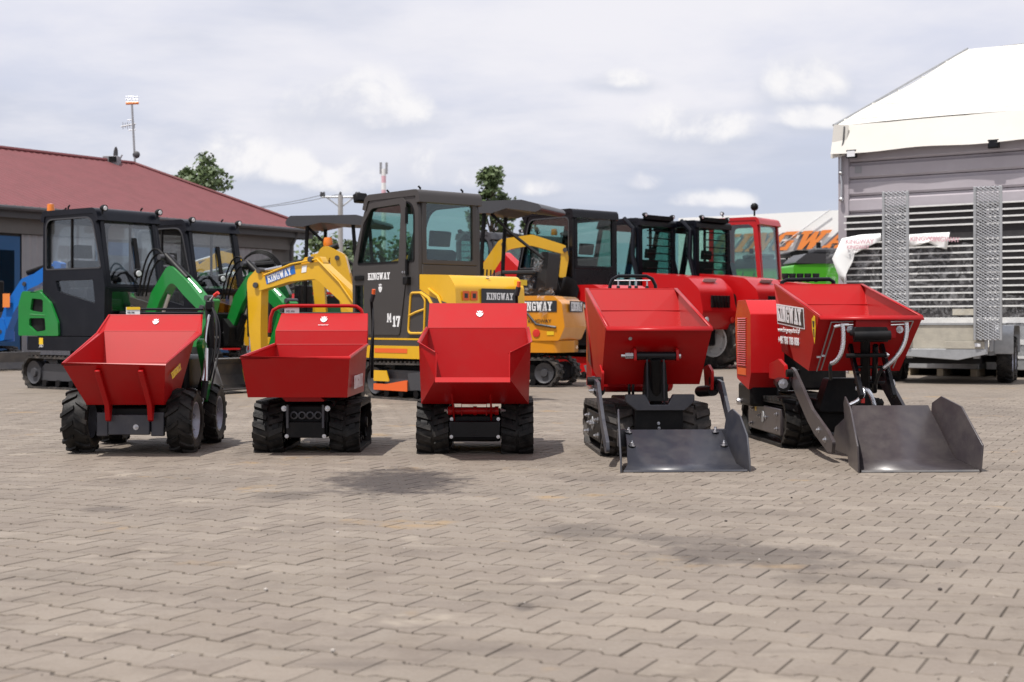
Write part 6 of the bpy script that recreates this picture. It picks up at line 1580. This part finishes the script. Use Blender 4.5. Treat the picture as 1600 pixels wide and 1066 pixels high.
stack(.34, 1.15, 'stack of slatted panels at the hall corner with torn film over it', lower+upper[:3], wood=False)
stack(1.25, 2.62, 'stack of slatted panels seen between the two upright ramps', lower+upper)
stack(2.74, 4.3, 'stack of slatted panels right of the upright ramps', lower+upper, wood=False)
def on_stack(px, py, off=0.0):
    c0 = Vector((0, 0, H)); d_ = P(px, py, 22)-c0; n3 = Vector((HN.x, HN.y, 0)); o_ = Vector((HC.x, HC.y, 0))+n3*(-.68-off)
    return c0+d_*((o_-c0).dot(n3)/d_.dot(n3))
AX = Vector((HWd.x, HWd.y, 0))
def cloth(label, pts, D0_, m, seed, nm='wrapping_film', cat='film', prints=()):
    """hanging torn sheet: outline points (px, py, D), folded and given thickness"""
    t = thing(nm, label, cat, (0, 0, 0)); rr2 = random.Random(seed)
    P3 = [on_stack(p[0], p[1], .04) for p in pts]; cen = sum(P3, Vector())/len(P3)
    mb = MB(); vs = [cen+Vector((0, -.06, 0))]; n = len(P3); k = 4
    for ring in range(1, k+1):
        for p in P3:
            q = cen.lerp(p, ring/k); q = q+Vector((rr2.uniform(-.01,.01), -.05*(1-ring/k)+rr2.uniform(-.03,.03), rr2.uniform(-.012,.012))); vs.append(q)
    fs = [(0, 1+i, 1+(i+1) % n) for i in range(n)]
    for ring in range(k-1):
        for i in range(n): a = 1+ring*n+i; b = 1+ring*n+(i+1) % n; fs.append((a, a+n, b+n, b))
    mb.add(vs, fs); o = mb.build('sheet', m, t, solid=.004, smooth=40)
    for (px, py, D, h, tx, dx, dz) in prints:
        words('print', tx, h, on_stack(px, py, .13), AX+Vector((0, 0, dx)), (0, 0, 1), 'print_pink', o, th=.002, bold=.002)
    return t
cloth('torn white printed wrapping sheet hanging off the panel stack at the corner', [(1316,372,22.6),(1345,367,22.5),(1376,365,22.4),(1375,376,22.4),(1345,392,22.5),(1326,402,22.6),(1318,444,22.6),(1309,430,22.6),(1300,404,22.65)], 22.5, 'tarp_white', 1,
      prints=((1321,381,22.40,.075,'KINGWAY',-.03,0), (1323,389,22.40,.06,'KINGWAY',-.03,0)))
cloth('torn white printed wrapping sheet sagging between the two upright ramps', [(1420,367,22.0),(1450,364,21.9),(1485,363,21.8),(1481,390,21.8),(1468,388,21.85),(1450,378,21.9),(1438,382,21.95),(1420,385,22.0)], 22, 'tarp_white', 2, prints=((1422,377,21.80,.075,'KINGWAY',-.02,0), (1452,377,21.80,.075,'KINGWAY',-.06,0)))
def film_sheet(label, a0, a1, z0, z1, n, seed):
    rr3 = random.Random(seed); NX, NZ = 14, 10; vs = []
    for i in range(NX+1):
        for j in range(NZ+1):
            vs.append(hl(a0+(a1-a0)*i/NX, n-.012+rr3.uniform(-.012,.012)-.02*math.sin(i*1.3+seed), z0+(z1-z0)*j/NZ+rr3.uniform(-.02,.02)*(j in (0, NZ))))
    o = MB().add(vs, [(i*(NZ+1)+j, (i+1)*(NZ+1)+j, (i+1)*(NZ+1)+j+1, i*(NZ+1)+j+1) for i in range(NX) for j in range(NZ)]).build('stretch_film', 'film', None, smooth=50)
    o.location = (HC.x, HC.y, 0); return tag(o, label, 'film', 'stretch film on the panel stacks')
film_sheet('clear stretch film over the corner panel stack', .04, 1.0, 1.0, 2.15, -.66, 3); film_sheet('clear stretch film over the panel stack between the ramps', 1.08, 2.52, .3, 2.15, -.66, 4); film_sheet('clear stretch film over the panel stack right of the ramps', 2.62, 4.2, .3, 1.3, -.66, 5)

# ------------------------------------------------------------------ far red car, green machines
def car(label, m, x, d, ang):
    r = thing('parked_car', label, 'car', (x, d, 0), ang)
    body = rp([(-2.0,.30),(2.0,.30),(2.05,.62),(1.85,.80),(.95,.95),(-1.75,1.0),(-2.05,.85)], .08)
    b = MB().prism(body, 'y', -.85, .85).build('body', m, r, bevel=.08, bseg=3)
    roofp = rp([(.95,.95),(.25,1.45),(-1.2,1.50),(-1.85,1.0)], [.02,.15,.15,.02]); gh = MB().prism(roofp, 'y', -.72, .72).build('greenhouse', 'black_gloss', r, bevel=.05)
    MB().sheet(rp([(.42,1.36),(.2,1.49),(-1.2,1.53),(-1.45,1.40)], .1), -.68, .68, .05).build('roof', m, gh, bevel=.02)
    for s_ in (-1, 1):
        MB().prism([(-.42,.95),(-.34,.95),(-.38,1.46),(-.44,1.46)], 'y', s_*.725-.01, s_*.725+.01).build('pillar', m, gh)
        MB().box(-2.10, -2.0, s_*.60-.14, s_*.60+.14, .72, .92).build('tail_lamp', 'sticker_red', r, bevel=.02); MB().box(1.96, 2.08, s_*.62-.16, s_*.62+.16, .62, .76).build('headlight', 'lamp_white', r, bevel=.02)
    for x_ in (-1.3, 1.3):
        for s_ in (-1, 1):
            w = tyre_wheel(r, (s_*.80, x_, .31), .31, .2, s_, nl=18, lugh=.001); w.rotation_euler.z = R90
    decal(r, (-2.07,0,.60), (0,-1,0), (0,0,1), .5, .11, 'sticker_white', 'number_plate')
    return r
car('red hatchback far behind, glimpsed under the yellow boom', 'red_body', -4.6, 31.5, math.radians(200))
def utility(label, x, d, ang, lime=True):
    r = thing('utility_loader', label, 'loader', (x, d, 0), ang, 'far green machines by the tent')
    MB().prism(rp([(-.9,.7),(.9,.7),(.95,2.38),(.3,2.42),(-.9,2.42)], .06), 'y', -.55, .55).build('hood', 'lime' if lime else 'dark_green', r, bevel=.05)
    MB().prism(rp([(-.95,2.42),(.95,2.42),(.6,2.68),(-.85,2.68)], .05), 'y', -.57, .57).build('top_cover', 'mid_grey', r, bevel=.04)
    MB().box(-.5, .3, -.3, .3, 2.69, 2.84).build('air_filter', 'mid_grey', r, bevel=.05); MB().cyl((.1,0,2.8),(.1,0,3.0), .06, 10).build('exhaust', 'black', r)
    for y in (-.5, .5):
        for x_ in (-2.0, -1.05): MB().tube([(x_, y, .9), (x_, y, 2.75)], .04, 8).build('canopy_post', 'black', r)
    MB().prism(rp([(-2.4,2.75),(-.9,2.75),(-.8,2.85),(-1.0,2.92),(-2.3,2.92)], .05), 'y', -.65, .65).build('canopy_roof', 'black', r, bevel=.03)
    MB().box(-2.0, -1.0, -.5, .5, .7, 1.5).build('seat_deck', 'mid_grey', r, bevel=.04); MB().box(-1.9,-1.5,-.25,.25,1.5,2.1).build('seat_back', 'seat', r, bevel=.05)
    for (x_, s_) in ((-1.5,1),(-1.5,-1),(.5,1),(.5,-1)): w = tyre_wheel(r, (s_*.72, x_, .45), .45, .3, s_, nl=11, lugh=.03); w.rotation_euler.z = R90
    return r
utility('far bright green machine with grey top cover before the white tent', 8.15, 37.0, math.radians(186)); utility('far dark green machine with black canopy half hidden by the hall corner', 8.9, 39.5, math.radians(180), False)
u3 = utility('far green machine behind the red handler bonnet', 6.9, 40, math.radians(184))
